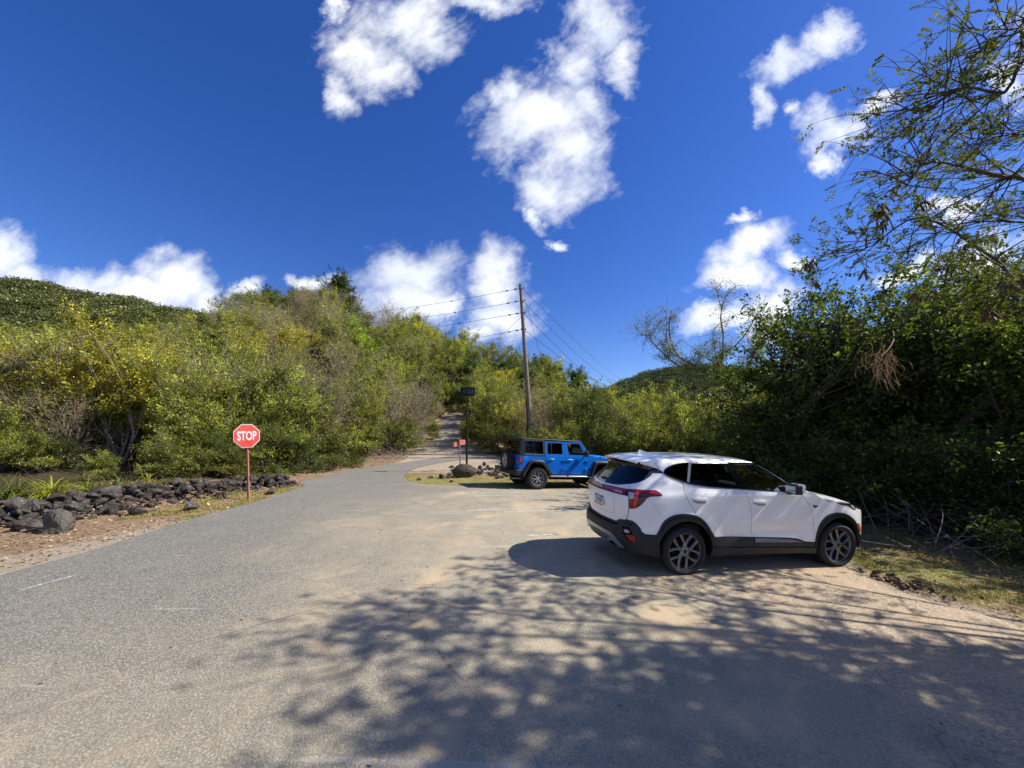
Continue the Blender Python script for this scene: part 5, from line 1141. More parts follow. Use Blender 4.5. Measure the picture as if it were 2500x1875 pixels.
def panel(name, outline, m, parent, off=0.0, holes=(), step=.04, skirt=.012, side=0, inset=0., both=False):
    """skin panel on the body surface; outline in (distance round the plan, height). side 1 = mirrored"""
    if inset:
        A = np.array(outline); ar = .5*np.sum(A[:, 0]*np.roll(A[:, 1], -1)-np.roll(A[:, 0], -1)*A[:, 1]); e1 = A-np.roll(A, 1, 0); e2 = np.roll(A, -1, 0)-A
        n1 = np.stack([-e1[:, 1], e1[:, 0]], 1); n2 = np.stack([-e2[:, 1], e2[:, 0]], 1); n1 /= np.linalg.norm(n1, axis=1, keepdims=True)+1e-9; n2 /= np.linalg.norm(n2, axis=1, keepdims=True)+1e-9; n = n1+n2; n /= np.linalg.norm(n, axis=1, keepdims=True)+1e-9; outline = A+n*inset*(1 if ar > 0 else -1)
    V, Tt = fill(outline, holes, step); nn_ = Sn(V[:, 0], V[:, 1]); P = S(V[:, 0], V[:, 1])+nn_*off
    F = [tuple(t) for t in Tt]; a = P[Tt[0][1]]-P[Tt[0][0]]; b = P[Tt[0][2]]-P[Tt[0][0]]
    if np.dot(np.cross(a, b), nn_[Tt[0][0]]) < 0: F = [f[::-1] for f in F]
    nP = len(P)
    if skirt:
        cnt = {}
        for f in F:
            for i in range(3):
                e = (f[i], f[(i+1) % 3]); k = tuple(sorted(e)); cnt.setdefault(k, []).append(e)
        be = [v[0] for v in cnt.values() if len(v) == 1]; bv = sorted({i for e in be for i in e}); mp = {v: i for i, v in enumerate(bv)}
        top = P[bv]; bot = P[bv]-nn_[bv]*(skirt+max(off, 0)); P = np.vstack([P, top, bot]); nb = len(bv)
        F += [(nP+mp[b_], nP+mp[a_], nP+nb+mp[a_], nP+nb+mp[b_]) for a_, b_ in be]
    out = []
    for sd in ((0, 1) if both else (side,)):
        Q = P.copy(); G = F
        if sd: Q[:, 1] *= -1; G = [f[::-1] for f in F]
        pr = parent[sd] if isinstance(parent, (list, tuple)) else parent
        me = mkmesh(name, Q, G, m, True); me.set_sharp_from_angle(angle=math.radians(50)); out.append(link(name, me, pr))
    return out
def symm(pts): return [tuple(p) for p in pts]+[(2*U0-p[0], p[1]) for p in reversed(pts)]
def strip(name, line, w, m, parent, off=.004, side=0, both=True):
    A = np.array(line, float); d = np.gradient(A, axis=0); n = np.stack([-d[:, 1], d[:, 0]], 1); n /= np.linalg.norm(n, axis=1, keepdims=True)+1e-9
    wv = np.asarray(w)*np.ones(len(A)); return panel(name, [tuple(p) for p in A+n*wv[:, None]/2]+[tuple(p) for p in (A-n*wv[:, None]/2)[::-1]], m, parent, off, (), .03, .006, side, 0, both)

DLO_LOW = crom([(-.405, 1.404), (-.25, 1.362), (-.095, 1.312), (.014, 1.270), (.138, 1.235), (.357, 1.214), (.576, 1.202), (.922, 1.184), (1.218, 1.168), (1.719, 1.142), (1.86, 1.134)], 4)
DLO_UP = crom([(-.405, 1.404), (-.30, 1.452), (-.183, 1.492), (-.068, 1.528), (.06, 1.550), (.20, 1.559), (.534, 1.567), (.891, 1.571), (1.28, 1.562), (1.40, 1.51), (1.53, 1.428), (1.70, 1.318), (1.80, 1.25), (1.86, 1.20), (1.90, 1.16)], 4)
RARCH = crom([(.446, .526), (.383, .619), (.298, .731), (.196, .811), (.065, .848), (-.064, .858), (-.185, .843), (-.285, .803), (-.362, .745), (-.416, .664), (-.446, .573)], 4)
FARCH = crom([(2.18, .396), (2.189, .50), (2.224, .619), (2.282, .708), (2.376, .788), (2.487, .823), (2.603, .831), (2.735, .813), (2.837, .768), (2.946, .694), (3.02, .60), (3.10, .482), (3.18, .384)], 4)
PLOW = crom([(.446, .526), (1.114, .497), (1.553, .477), (1.772, .464), (1.903, .445), (2.003, .408)], 4)+[(2.18, .396)]
def arc(cx, cz, r, a0, a1, n=20): return [(cx+r*math.cos(a0+(a1-a0)*i/n), cz+r*math.sin(a0+(a1-a0)*i/n)) for i in range(n+1)]
EDGE = [(-.82, 1.548), (-.66, 1.566), (-.50, 1.580), (-.30, 1.591), (-.05, 1.600), (.30, 1.608), (.80, 1.606), (1.10, 1.592), (1.30, 1.562), (1.42, 1.512), (1.58, 1.412), (1.75, 1.298), (1.90, 1.192), (2.03, 1.132), (2.18, 1.112), (2.274, 1.058), (2.355, 1.020), (2.505, 1.003), (2.65, .990), (2.87, .967), (3.02, .925), (3.12, .88)]
EDG = crom(EDGE, 5)

def build_suv():
    root = empty('parked_car', (2.241, 6.11, -.07)); root.rotation_euler = (Matrix.Rotation(math.radians(11.02), 3, 'Z') @ Matrix.Rotation(math.radians(1.26), 3, 'Y') @ Matrix.Rotation(math.radians(1.25), 3, 'X')).to_euler()
    tag(root, 'white crossover with black cladding parked nearest, nose to the grass', 'car')
    mid = crom([(.935, 1.184), (.952, 1.163), (.985, 1.115), (1.018, 1.040), (1.045, .951), (1.060, .868), (1.070, .707), (1.090, .60), (1.114, .497)], 3)
    rr = crom([(.014, 1.270), (-.008, 1.21), (-.006, 1.117), (.03, 1.045), (.075, .975), (.120, .905), (.150, .832)], 3)
    fr = crom([(1.89, 1.134), (1.93, 1.112), (1.985, 1.065), (2.045, .994), (2.095, .912), (2.125, .822), (2.137, .741), (2.148, .561), (2.152, .399)], 3)
    low = lambda a, b: [p for p in DLO_LOW if a < p[0] < b]
    plow = lambda a, b: [p for p in PLOW if a < p[0] < b]
    ra = [p for p in RARCH if p[0] > .16]; rb = [p for p in RARCH if p[0] < .14]
    # dark inner shell, open at windows and wheels
    rg = [(.222, 1.533), (.80, 1.539), (.83, 1.46), (.878, 1.212), (.60, 1.216), (.357, 1.230), (.165, 1.256), (.095, 1.29)]
    fg = [(.945, 1.541), (1.285, 1.533), (1.40, 1.475), (1.519, 1.401), (1.66, 1.30), (1.76, 1.215), (1.80, 1.16), (1.50, 1.168), (1.225, 1.181), (1.0, 1.196), (.968, 1.345)]
    qg = crom([(-.365, 1.405), (-.25, 1.452), (-.12, 1.502), (-.02, 1.532), (.10, 1.546), (.165, 1.549), (.12, 1.43), (.055, 1.30), (-.052, 1.328), (-.20, 1.372)], 1)
    shell = [(2*U0+.9, .34)] + [(-2.2, .34), (-1.9, .30), (-1.2, .30), (-.75, .34), (-.43, .26)]+arc(0, .335, .43, math.pi*1.08, -math.pi*.08)+[(.44, .26), (2.15, .23)]+arc(2.63, .335, .43, math.pi*1.08, -.15)+[(3.10, .30), (3.5, .25), (U1, .25), (U1, .95), (3.2, .88)]+[(u, z-.004) for u, z in reversed(EDG)]+[(-.9, 1.49), (U0, 1.52), (2*U0+.9, 1.49)]
    shell = shell[1:]
    rwin = symm([(U0, 1.19), (-1.16, 1.205), (-.98, 1.243), (-.83, 1.287), (-.775, 1.35), (-.755, 1.44), (-.95, 1.47), (U0, 1.475)]); rwin = [(u, z) for u, z in rwin if u <= 0]
    P2 = [p for p in shell if p[0] >= -.9 or p[0] < -.9]
    side_shell = [(U0, .30), (-1.2, .30), (-.75, .34), (-.43, .26)]+arc(0, .335, .43, math.pi*1.08, -math.pi*.08)+[(.44, .26), (2.15, .23)]+arc(2.63, .335, .43, math.pi*1.08, -.15)+[(3.10, .30), (3.5, .25), (U1, .25), (U1, .95), (3.2, .88)]+[(u, z-.004) for u, z in reversed(EDG)]+[(-.9, 1.49), (U0, 1.52), (U0, 1.477), (-.95, 1.47), (-.755, 1.44), (-.775, 1.35), (-.83, 1.287), (-.98, 1.243), (-1.16, 1.205), (U0, 1.19)]
    panel('inner_shell', side_shell, shell_m, root, -.012, (rg, fg, qg), .06, 0, 0, 0, True)
    # body: rear quarter + front fender painted together as the car's body side
    quarter = [(-.70, 1.402)]+low(-.42, .01)+rr[1:]+rb+[(-.60, .577), (-.66, .612), (-.715, .668), (-.762, .716), (-.80, .737), (-.893, .742), (-.862, .82), (-.843, .90), (-.838, 1.07), (-.90, 1.157), (-.975, 1.222), (-.83, 1.262), (-.765, 1.305), (-.728, 1.35)]
    panel('rear_quarter', quarter, white_paint, root, 0, (), .035, .010, 0, .0038, True)
    fender = fr+[(2.18, .398)]+FARCH[1:]+[(3.25, .385), (3.45, .39), (3.55, .60), (3.45, .80), (3.15, .86), (3.00, .895), (2.93, .945)]+[p for p in reversed(EDG) if 1.99 < p[0] < 2.92]+[(1.94, 1.145)]
    fender = [p for i, p in enumerate(fender)]
    panel('front_fender', fender, white_paint, root, 0, (), .035, .010, 0, .0038, True)
    doors_r = panel('rear_door', [rr[0]]+low(.02, .93)+mid+[p for p in reversed(plow(.45, 1.11))]+ra+list(reversed(rr[1:])), white_paint, root, 0, (), .035, .010, 0, .0038, True)
    doors_f = panel('front_door', [mid[0]]+low(.94, 1.88)+fr+[p for p in reversed(plow(1.12, 2.15))]+list(reversed(mid[1:])), white_paint, root, 0, (), .035, .010, 0, .0038, True)
    # window band: black frame with openings, then glass
    band = [p for p in DLO_LOW]+list(reversed(DLO_UP[1:]))
    panel('window_surround', band, blk_gloss, root, .001, (rg, fg, qg), .05, .004, 0, .001, True)
    strip('window_trim', [(u, z+.003) for u, z in DLO_LOW], .013, chrome, root, .006)
    strip('upper_trim', [(u, z) for u, z in DLO_UP if u < 1.32], .010, satin, root, .005)
    strip('pillar_trim', [(.205, 1.552), (.16, 1.45), (.085, 1.285)], [.035, .04, .035], satin, root, .004)
    strip('door_frame_trim', [(.205, 1.553), (.55, 1.556), (.84, 1.557)], .022, satin, root, .004)
    strip('pillar_gap', [(.895, 1.566), (.912, 1.34), (.935, 1.19)], .007, shell_m, root, .004)
    panel('quarter_window', qg, gl_dark, root, -.003, (), .08, 0, 0, 0, True); panel('window', rg, gl_dark, doors_r, -.003, (), .08, 0, 0, 0, True); panel('window', fg, gl_front, doors_f, -.003, (), .08, 0, 0, 0, True)
    # roof rail flank above the windows
    cant = [p for p in EDG if p[0] < 1.33]+[p for p in reversed(DLO_UP) if -.40 < p[0] < 1.33]+[(-.405, 1.43), (-.53, 1.458), (-.655, 1.474), (-.76, 1.486), (-.82, 1.50)]
    panel('roof_side', cant, white_paint, root, 0, (), .03, .006, 0, .001, True)
    panel('pillar_blackout', [(-.70, 1.404), (-.405, 1.404), (-.405, 1.43), (-.53, 1.457), (-.655, 1.473), (-.70, 1.45)], blk_gloss, root, -.001, (), .03, .004, 0, .001, True)
    apil = [p for p in EDG if 1.325 < p[0] < 1.92]+[p for p in reversed(DLO_UP) if 1.335 < p[0]]
    panel('windshield_pillar', apil, blk_gloss, root, 0, (), .03, .004, 0, .0005, True)  # body-coloured pillar made black: its shadow is put into the colour
    strip('pillar_edge', [(u-.012, z-.018) for u, z in EDG if 1.33 < u < 1.80], .008, satin, root, .003)
    # tailgate
    tg = symm([(U0, .662), (-1.117, .672), (-1.05, .711), (-.905, .737), (-.868, .82), (-.849, .90), (-.843, 1.078), (U0, 1.078)]); n = len(tg)//2
    tg = tg[:7]+[(2*U0-p[0], p[1]) for p in reversed(tg[:7])][0:7]
    gate = panel('tailgate', tg, white_paint, root, 0, (), .04, .010, 0, .0015)[0]
    up_r = [(-.905, 1.160), (-.98, 1.222), (-1.161, 1.186), (-1.33, 1.174), (U0, 1.168)]; 
    panel('tailgate_upper', [(-.905, 1.160)]+[(-.98, 1.222), (-1.161, 1.188), (-1.33, 1.176), (U0, 1.170)]+[(2*U0-a, b) for a, b in reversed([(-.98, 1.222), (-1.161, 1.188), (-1.33, 1.176)])]+[(2*U0+.905, 1.160), (U0, 1.145)], white_paint, gate, 0, (), .04, .006)
    strip('plate_recess_shadow', [(-1.12, 1.03), (-1.15, .80), (-1.22, .765), (U0, .76), (2*U0+1.22, .765), (2*U0+1.15, .80), (2*U0+1.12, 1.03)], .006, mat('paint_shadow_gap', (.45, .46, .47), .4), gate, .0015, 0, False)  # grey line stands for the shadow along the plate recess
    # rear glass and its black surround
    rgl = [(-.98, 1.226), (-.832, 1.265), (-.768, 1.308), (-.731, 1.352), (-.703, 1.404), (-.70, 1.45), (-.66, 1.478), (-.9, 1.50), (U0, 1.515)]
    full = [(U0, 1.174), (-1.161, 1.192)]+rgl; full = full+[(2*U0-a, b) for a, b in reversed(full[1:-1])]
    inn = [(U0, 1.19), (-1.16, 1.205), (-.98, 1.243), (-.83, 1.287), (-.775, 1.35), (-.755, 1.44), (-.95, 1.47), (U0, 1.475)]; inn = inn+[(2*U0-a, b) for a, b in reversed(inn[1:-1])]
    panel('rear_window_surround', full, blk_gloss, root, -.002, (inn,), .05, .006)
    panel('rear_window', inn, glass('glass_rear', (.7, .75, 1.), .07), root, -.004, (), .08, 0)
    strip('wiper', [(-1.82, 1.222), (-1.66, 1.232), (-1.50, 1.218), (-1.36, 1.196)], [.012, .022, .020, .014], blk_plastic, root, .018, 0, False)
    # lights
    bar = symm([(U0, 1.075), (-1.33, 1.080), (-.95, 1.082), (-.95, 1.156), (-1.30, 1.150), (U0, 1.142)]); bar = [(U0, 1.075), (-1.33, 1.080), (-.93, 1.082), (-.93, 1.157), (-1.30, 1.150), (U0, 1.142), (2*U0+1.30, 1.150), (2*U0+.93, 1.157), (2*U0+.93, 1.082), (2*U0+1.33, 1.080)]
    lb = panel('light_bar', bar, lamp_red, root, .010, (), .04, .012)[0]
    strip('light_bar_lower', [(-1.0, 1.090), (-1.3, 1.089), (U0, 1.084), (2*U0+1.3, 1.089), (2*U0+1.0, 1.090)], .012, lamp_dark, lb, .012, 0, False)
    strip('light_bar_glow', [(-1.0, 1.128), (-1.3, 1.126), (-1.45, 1.122)], .018, lamp_bright, lb, .0125, 0, False)
    strip('light_bar_reflector', [(-.98, 1.105), (-1.12, 1.106), (-1.20, 1.108)], [.022, .016, .004], lamp_clear, lb, .0122, 0, False)
    tail = crom([(-.925, 1.157), (-.80, 1.172), (-.50, 1.176), (-.43, 1.152), (-.372, 1.116), (-.402, 1.104), (-.560, 1.090), (-.600, 1.062), (-.625, 1.025), (-.694, .957), (-.755, .920), (-.835, .908), (-.840, 1.0), (-.842, 1.072), (-.925, 1.083)], 1)
    tl = panel('tail_light', tail, lamp_dark, root, .010, (), .03, .014, 0, 0, True)
    panel('upper_lens', [(-.915, 1.150), (-.80, 1.166), (-.505, 1.170), (-.44, 1.148), (-.392, 1.118), (-.57, 1.128), (-.76, 1.140), (-.90, 1.138)], lamp_red, tl, .014, (), .03, .004, 0, 0, True)
    panel('brake_lens', [(-.765, 1.136), (-.735, 1.136), (-.715, 1.06), (-.728, .955), (-.775, .928), (-.765, 1.03)], lamp_bright, tl, .015, (), .03, .004, 0, 0, True)
    panel('reverse_lens', [(-.878, 1.126), (-.785, 1.120), (-.762, 1.062), (-.812, 1.035), (-.835, 1.075)], lamp_clear, tl, .0135, (), .03, .003, 0, 0, True)
    panel('lower_lens', [(-.832, 1.03), (-.775, 1.02), (-.785, .935), (-.832, .918)], lamp_red, tl, .0135, (), .03, .003, 0, 0, True)
    # bumpers and cladding
    bt = [(-.446, .573), (-.60, .573), (-.66, .608), (-.715, .664), (-.765, .712), (-.80, .733), (-.893, .738), (-1.05, .707), (-1.117, .668), (U0, .658)]
    bb = [(U0, .40), (-1.10, .42), (-.98, .36), (-.85, .315), (-.745, .318), (-.585, .300), (-.402, .255), (-.395, .40)]
    full = bt+bb; ful = bt+[(2*U0-a, b) for a, b in reversed(bt[:-1])]+[(2*U0-a, b) for a, b in reversed(bb[1:])]+bb
    bump = panel('rear_bumper', ful, blk_plastic, root, .012, (), .045, .02)[0]
    strip('bumper_crease', [(-.80, .690), (-.95, .672), (-1.10, .632), (U0, .622), (2*U0+1.10, .632), (2*U0+.95, .672), (2*U0+.80, .690)], .020, shell_m, bump, .0125, 0, False)
    sk = [(U0, .500), (-1.16, .497), (-1.06, .47), (-.90, .345), (-.99, .335), (-1.131, .39), (-1.25, .345), (U0, .335)]; sk = sk+[(2*U0-a, b) for a, b in reversed(sk[1:-1])]
    panel('skid_plate', sk, satin, bump, .022, (), .05, .02)
    panel('skid_insert', [(-1.20, .43), (-1.27, .36), (U0, .345), (2*U0+1.27, .36), (2*U0+1.20, .43), (U0, .455)], mat('skid_dark', (.10, .10, .10), .5), bump, .026, (), .05, .003)
    panel('reflector_housing', [(-.943, .63), (-.836, .637), (-.767, .573), (-.70, .47), (-.80, .46), (-.898, .54)], shell_m, bump, .014, (), .04, .003, 0, 0, True)
    panel('reflector', [(-.865, .545), (-.740, .550), (-.712, .468), (-.79, .475)], lamp_red, bump, .018, (), .04, .003, 0, 0, True)
    panel('fog_lens', [(-.90, .60), (-.84, .605), (-.80, .575), (-.87, .565)], lamp_clear, bump, .0165, (), .04, .003, 0, 0, True)
    for (arch, cx_, nm) in ((RARCH, 0., 'arch_cladding'), (FARCH, 2.63, 'arch_cladding')):
        inner = arc(cx_, .335, .425, math.pi*1.06 if cx_ == 0 else -.10, -math.pi*.06 if cx_ == 0 else math.pi*1.06, 26) 
        outer = list(arch)
        if cx_ == 0: poly = [(.446, .30), (.446, .526)]+outer[1:]+[(-.446, .42), (-.44, .27)]+inner
        else: poly = [(2.19, .25), (2.18, .396)]+outer[1:]+[(3.14, .30), (3.07, .27)]+inner
        panel(nm, poly, blk_plastic, root, .016, (), .035, .030, 0, 0, True)
        ri = [(cx_+(u-cx_)*.93, .335+(z-.335)*.93) for u, z in outer]
        strip('arch_groove', ri[2:-2], .010, shell_m, root, .0175)
    panel('door_cladding', [(.452, .524)]+plow(.46, 1.10)+[(1.108, .494), (1.108, .365), (.44, .385)], blk_plastic, root, .010, (), .05, .012, 0, .002, True)
    panel('door_cladding', [(1.12, .494)]+plow(1.13, 2.0)+[(2.01, .404), (2.165, .393), (2.17, .33), (1.12, .362)], blk_plastic, root, .010, (), .05, .012, 0, .002, True)
    panel('cladding_insert', [(1.13, .480), (1.30, .480), (1.553, .463), (1.772, .446), (1.90, .422), (1.97, .400), (1.13, .425)], mat('insert_grey', (.16, .165, .18), .3, 0, .5), root, .014, (), .05, .004, 0, .002, True)
    panel('sill', [(.43, .377), (1.118, .355), (2.19, .318), (2.26, .21), (2.11, .235), (1.22, .245), (.401, .252)], blk_plastic, root, .016, (), .05, .03, 0, .002, True)
    nose_low = [(3.18, .384), (3.45, .385), (U1, .40), (U1, .20), (3.4, .19), (3.10, .245), (3.06, .28), (3.13, .33)]
    panel('front_bumper', nose_low, blk_plastic, root, .008, (), .05, .02, 0, 0, True)
    panel('front_face', [(3.56, .60), (3.46, .395), (U1, .405), (U1, .93), (3.2, .90), (3.16, .865), (3.46, .805)], blk_gloss, root, -.002, (), .05, .01, 0, 0, True)
    hl = crom([(2.574, .984), (2.74, .972), (2.90, .962), (2.99, .915), (3.02, .865), (2.95, .868), (2.87, .905), (2.808, .930), (2.645, .949)], 1)
    h = panel('headlight', hl, blk_gloss, root, .005, (), .03, .008, 0, 0, True)
    panel('headlight_lens', [(2.86, .945), (2.93, .935), (2.985, .893), (3.00, .872), (2.96, .878), (2.90, .905)], lamp_clear, h, .008, (), .03, .003, 0, 0, True)
    panel('side_marker', [(3.018, .658), (3.060, .648), (3.132, .540), (3.138, .516), (3.108, .520), (3.075, .580)], amber, root, .014, (), .03, .006, 0, 0, True)
    panel('fender_badge', crom([(2.124, .954), (2.18, .951), (2.239, .944), (2.20, .917), (2.166, .903), (2.138, .925)], 1), chrome, root, .006, (), .03, .006, 0, 0, True)
    strip('charge_crease', [(-.574, 1.086), (-.47, .95), (-.373, .805)], .004, mat('crease_grey', (.45, .46, .48), .3), root, .0012)
    # lofted top: roof, windshield, bonnet
    EA = np.array(EDG); idx = np.arange(len(EA))
    su = EA[:, 0]
    crown = pchip([-.82, -.3, .3, 1.0, 1.3, 1.6, 1.9, 2.1, 2.4, 2.87, 3.12], [.045, .040, .040, .042, .035, .035, .03, .075, .10, .055, .02]); bulx = pchip([-.82, -.4, .0, 1.0, 1.3, 1.6, 1.95, 2.1, 2.6, 3.12], [-.135, -.04, 0, 0, .10, .14, .16, .10, .05, .16])
    def top(name, a, b, m, off=0., nv=33, vmax=1., dz=0., parent=root, smooth=True):
        us = np.linspace(a, b, max(6, int((b-a)/.045))); v = np.linspace(-vmax, vmax, nv); zz = np.interp(us, EA[:, 0], EA[:, 1]); E = S(us, zz); nrm = 0
        X = E[:, 0][:, None]+bulx(us)[:, None]*(1-v**2)[None]; Y = -np.abs(E[:, 1])[:, None]*v[None]; Z = E[:, 2][:, None]+crown(us)[:, None]*(1-np.abs(v)**2.6)[None]+off
        P = np.stack([X, Y, Z], -1).reshape(-1, 3); i = np.arange(len(us)*nv).reshape(len(us), nv); F = np.stack([i[:-1, :-1], i[:-1, 1:], i[1:, 1:], i[1:, :-1]], -1).reshape(-1, 4)
        # orient upward
        A = P[F[0][1]]-P[F[0][0]]; Bv = P[F[0][3]]-P[F[0][0]]
        if np.cross(A, Bv)[2] < 0: F = F[:, ::-1]
        return link(name, npmesh(name, P, F, m, smooth), parent)
    roof = top('roof', -.30, 1.31, white_paint); ws = top('windshield', 1.335, 1.955, gl_front); top('windshield_border', 1.318, 1.345, blk_gloss, .002); 
    hood = top('hood', 2.05, 3.11, white_paint); top('cowl', 1.95, 2.055, blk_plastic, -.008)
    for vv in (.82, -.82):
        us = np.linspace(-.1, 1.22, 24); zz = np.interp(us, EA[:, 0], EA[:, 1]); E = S(us, zz); pts = [(e[0], e[1]*vv*(1 if vv > 0 else 1), e[2]+float(crown(u))*(1-abs(vv)**2.6)+.004) for e, u in zip(E, us)]
        MB().tube(pts, .006, 5).build('roof_ditch', mat('roof_gap', (.10, .10, .10), .6) if 'roof_gap' not in bpy.data.materials else bpy.data.materials['roof_gap'], roof)
    # spoiler slab continues the roof line backwards
    v = np.linspace(-1, 1, 41); rows = []
    for us, ex, dz in ((-.30, 0, 0.0), (-.38, 0, 0), (-.46, 0, 0), (-.54, 0, 0), (-.62, 0, 0), (-.70, 0, 0), (-.77, 0, 0), (-.82, 0, 0), (-.82, -.03, -.006), (-.82, -.036, -.018), (-.82, -.030, -.030), (-.82, .03, -.048), (-.82, .16, -.066)):
        z = float(np.interp(us, EA[:, 0], EA[:, 1])); e = S(us, z); taper = 1+.0*ex
        rows.append(np.stack([e[0]+float(bulx(us))*(1-v**2)+ex*(1-np.abs(v)**3*.35), -abs(e[1])*v*(1.0 if ex == 0 else .992), z+float(crown(us))*(1-np.abs(v)**2.6)+dz+0*v], -1))
    P = np.concatenate(rows); nr = len(rows); i = np.arange(nr*41).reshape(nr, 41); F = np.stack([i[:-1, :-1], i[1:, :-1], i[1:, 1:], i[:-1, 1:]], -1).reshape(-1, 4)
    me = npmesh('spoiler', P, F, white_paint, True)
    import bmesh
    bm = bmesh.new(); bm.from_mesh(me); bmesh.ops.recalc_face_normals(bm, faces=bm.faces); bm.to_mesh(me); bm.free(); me.set_sharp_from_angle(angle=math.radians(45)); spo = link('spoiler', me, root)
    us = -.82; z = float(np.interp(us, EA[:, 0], EA[:, 1])); e = S(us, z); vb = np.linspace(-.34, .34, 13); 
    V = []; 
    for q in vb:
        x_ = e[0]-.135*(1-q*q)-.030*(1-abs(q)**3*.35); z_ = z+.045*(1-abs(q)**2.6); V += [(x_+.016, -abs(e[1])*q, z_-.046), (x_-.006, -abs(e[1])*q, z_-.026)]
    mkb = mkmesh('brake_light', V, [(2*k, 2*k+1, 2*k+3, 2*k+2) for k in range(12)], lamp_red); link('brake_light', mkb, spo)
    strip('roof_seam', [(-.50, 1.575), (-.50, 1.52), (-.53, 1.46)], .005, shell_m, root, .002)
    # antenna fin
    V = []; F = []
    prof = [(-.235, 1.640), (-.215, 1.700), (-.19, 1.698), (-.06, 1.648), (.0, 1.640)]
    for x_, z_ in prof: w = .022 if z_ < 1.66 else .010; V += [(x_, -w, z_), (x_, w, z_), (x_, -w*1.4, 1.634), (x_, w*1.4, 1.634)]
    for k in range(4): a = 4*k; b = a+4; F += [(a, b, b+1, a+1), (a+2, b+2, b, a), (a+1, b+1, b+3, a+3)]
    F += [(0, 1, 3, 2), (16, 18, 19, 17)]
    link('antenna_fin', mkmesh('antenna_fin', V, F, white_paint), root)
    # mirrors
    for sd in (0, 1):
        s = -1 if sd == 0 else 1; mr = MB()
        mo = bpy.data.objects.new('mirror', None); COL.objects.link(mo); mo.parent = root; mo.location = (1.715, s*.985, 1.205)
        MB().box((-.010, 0, 0), (.125, .20, .145), .035).build('mirror_housing', blk_plastic, mo, True)
        MB().box((.052, 0, .022), (.085, .208, .115), .038).build('mirror_cap', white_paint, mo, True)
        MB().box((-.0735, 0, 0), (.003, .155, .100), .001).build('mirror_glass', mat('mirror_glass', (.25, .27, .30), .05, 1.) if 'mirror_glass' not in bpy.data.materials else bpy.data.materials['mirror_glass'], mo)
        MB().tube([(0, -s*.05, -.05), (.0, -s*.13, -.075)], [.035, .03], 8).build('mirror_arm', blk_plastic, mo, True)
    # door handles: pull bar over a flat cup, its shade and shine put in as colour
    for drs, (u1, z1), (u2, z2) in ((doors_r, (.085, 1.062), (.325, 1.045)), (doors_f, (1.085, 1.018), (1.325, 1.000))):
        uu = [u1+(u2-u1)*k/10 for k in range(11)]; line = [(u, z1+(z2-z1)*k/10) for k, u in enumerate(uu)]
        cup = [(u, z+.012) for u, z in line]+[(u2-.02, z2-.045), (u1+(u2-u1)*.62, z1-.066), (u1+(u2-u1)*.35, z1-.062), (u1+.02, z1-.035)]
        panel('handle_cup', cup, mat('cup_grey', (.30, .31, .32), .35, 0, .6) if 'cup_grey' not in bpy.data.materials else bpy.data.materials['cup_grey'], drs, .002, (), .03, .003, 0, 0, True)
        strip('handle', line, [.012, .022, .028, .030, .031, .031, .031, .030, .028, .022, .012], white_paint, drs, .026)
        panel('handle_shine', [(u1+.085, z1-.008), (u1+.145, z1-.012), (u1+.125, z1-.05)], satin, drs, .006, (), .03, .002, 0, 0, True)
    # licence plate on the tailgate
    def onrear(u, z, off): return Vector(S(u, z))+Vector(Sn(u, z))*off
    c = Vector(S(U0, .905)); tl_ = math.atan2(float(S(U0, .98)[0]-S(U0, .83)[0]), .15)
    Mp = Matrix.Translation(c+Vector((-.012, 0, 0))) @ Matrix.Rotation(-math.pi/2, 4, 'Z') @ Matrix.Rotation(tl_, 4, 'X')   # local x -> car right, local -y -> outward
    lp = xf(MB().box((0, 0, 0), (.305, .004, .152), .0015).build('licence_plate', white_m, gate), Mp)
    xf(MB().box((0, -.0035, .061), (.303, .003, .029)).build('plate_top_band', green_m, lp), Mp); xf(MB().box((0, -.0035, -.0635), (.303, .003, .024)).build('plate_bottom_band', orange_m, lp), Mp)
    RX = Matrix.Rotation(math.pi/2, 4, 'X')
    text_mesh('T14\u00b7201', .098, ink_m, 'plate_number', lp, Mp @ Matrix.Translation((0, -.0032, -.003)) @ RX, .0008, .0018, .78)
    text_mesh('VIRGIN ISLANDS', .024, white_m, 'plate_heading', lp, Mp @ Matrix.Translation((0, -.0062, .061)) @ RX, .0005, .0004, .95)
    # maker's wordmark on the light bar: joined strokes
    Mk = Matrix.Translation(Vector(S(U0, 1.112))+Vector((-.017, 0, 0))) @ Matrix.Rotation(-math.pi/2, 4, 'Z')
    km = MB(); hgt_ = .021
    def stroke(pts, w=.0095):
        A = [Vector((a, 0, b)) for a, b in pts]
        for p, q in zip(A[:-1], A[1:]):
            d = (q-p).normalized(); n = Vector((-d.z, 0, d.x))*w/2; e = d*w*.3
            V = [p+n-e, p-n-e, q-n+e, q+n+e]; km.add([v+Vector((0, -.003, 0)) for v in V]+[v+Vector((0, .002, 0)) for v in V], [(0, 1, 2, 3), (7, 6, 5, 4), (0, 4, 5, 1), (1, 5, 6, 2), (2, 6, 7, 3), (3, 7, 4, 0)])
    stroke([(-.088, hgt_), (-.088, -hgt_)]); stroke([(-.083, -.005), (-.038, hgt_)]); stroke([(-.070, .002), (-.026, -hgt_)]); stroke([(-.008, hgt_), (-.008, -hgt_), (.058, hgt_), (.058, -hgt_)])
    xf(km.build('emblem', chrome, lb), Mk)
    # interior
    it = MB(); it.box((1.0, 0, .62), (2.4, 1.5, .12), .03); it.build('floor', seat_m, root)
    MB().box((1.78, 0, 1.0), (.40, 1.42, .24), .08).build('dashboard', trim_g, root, True)
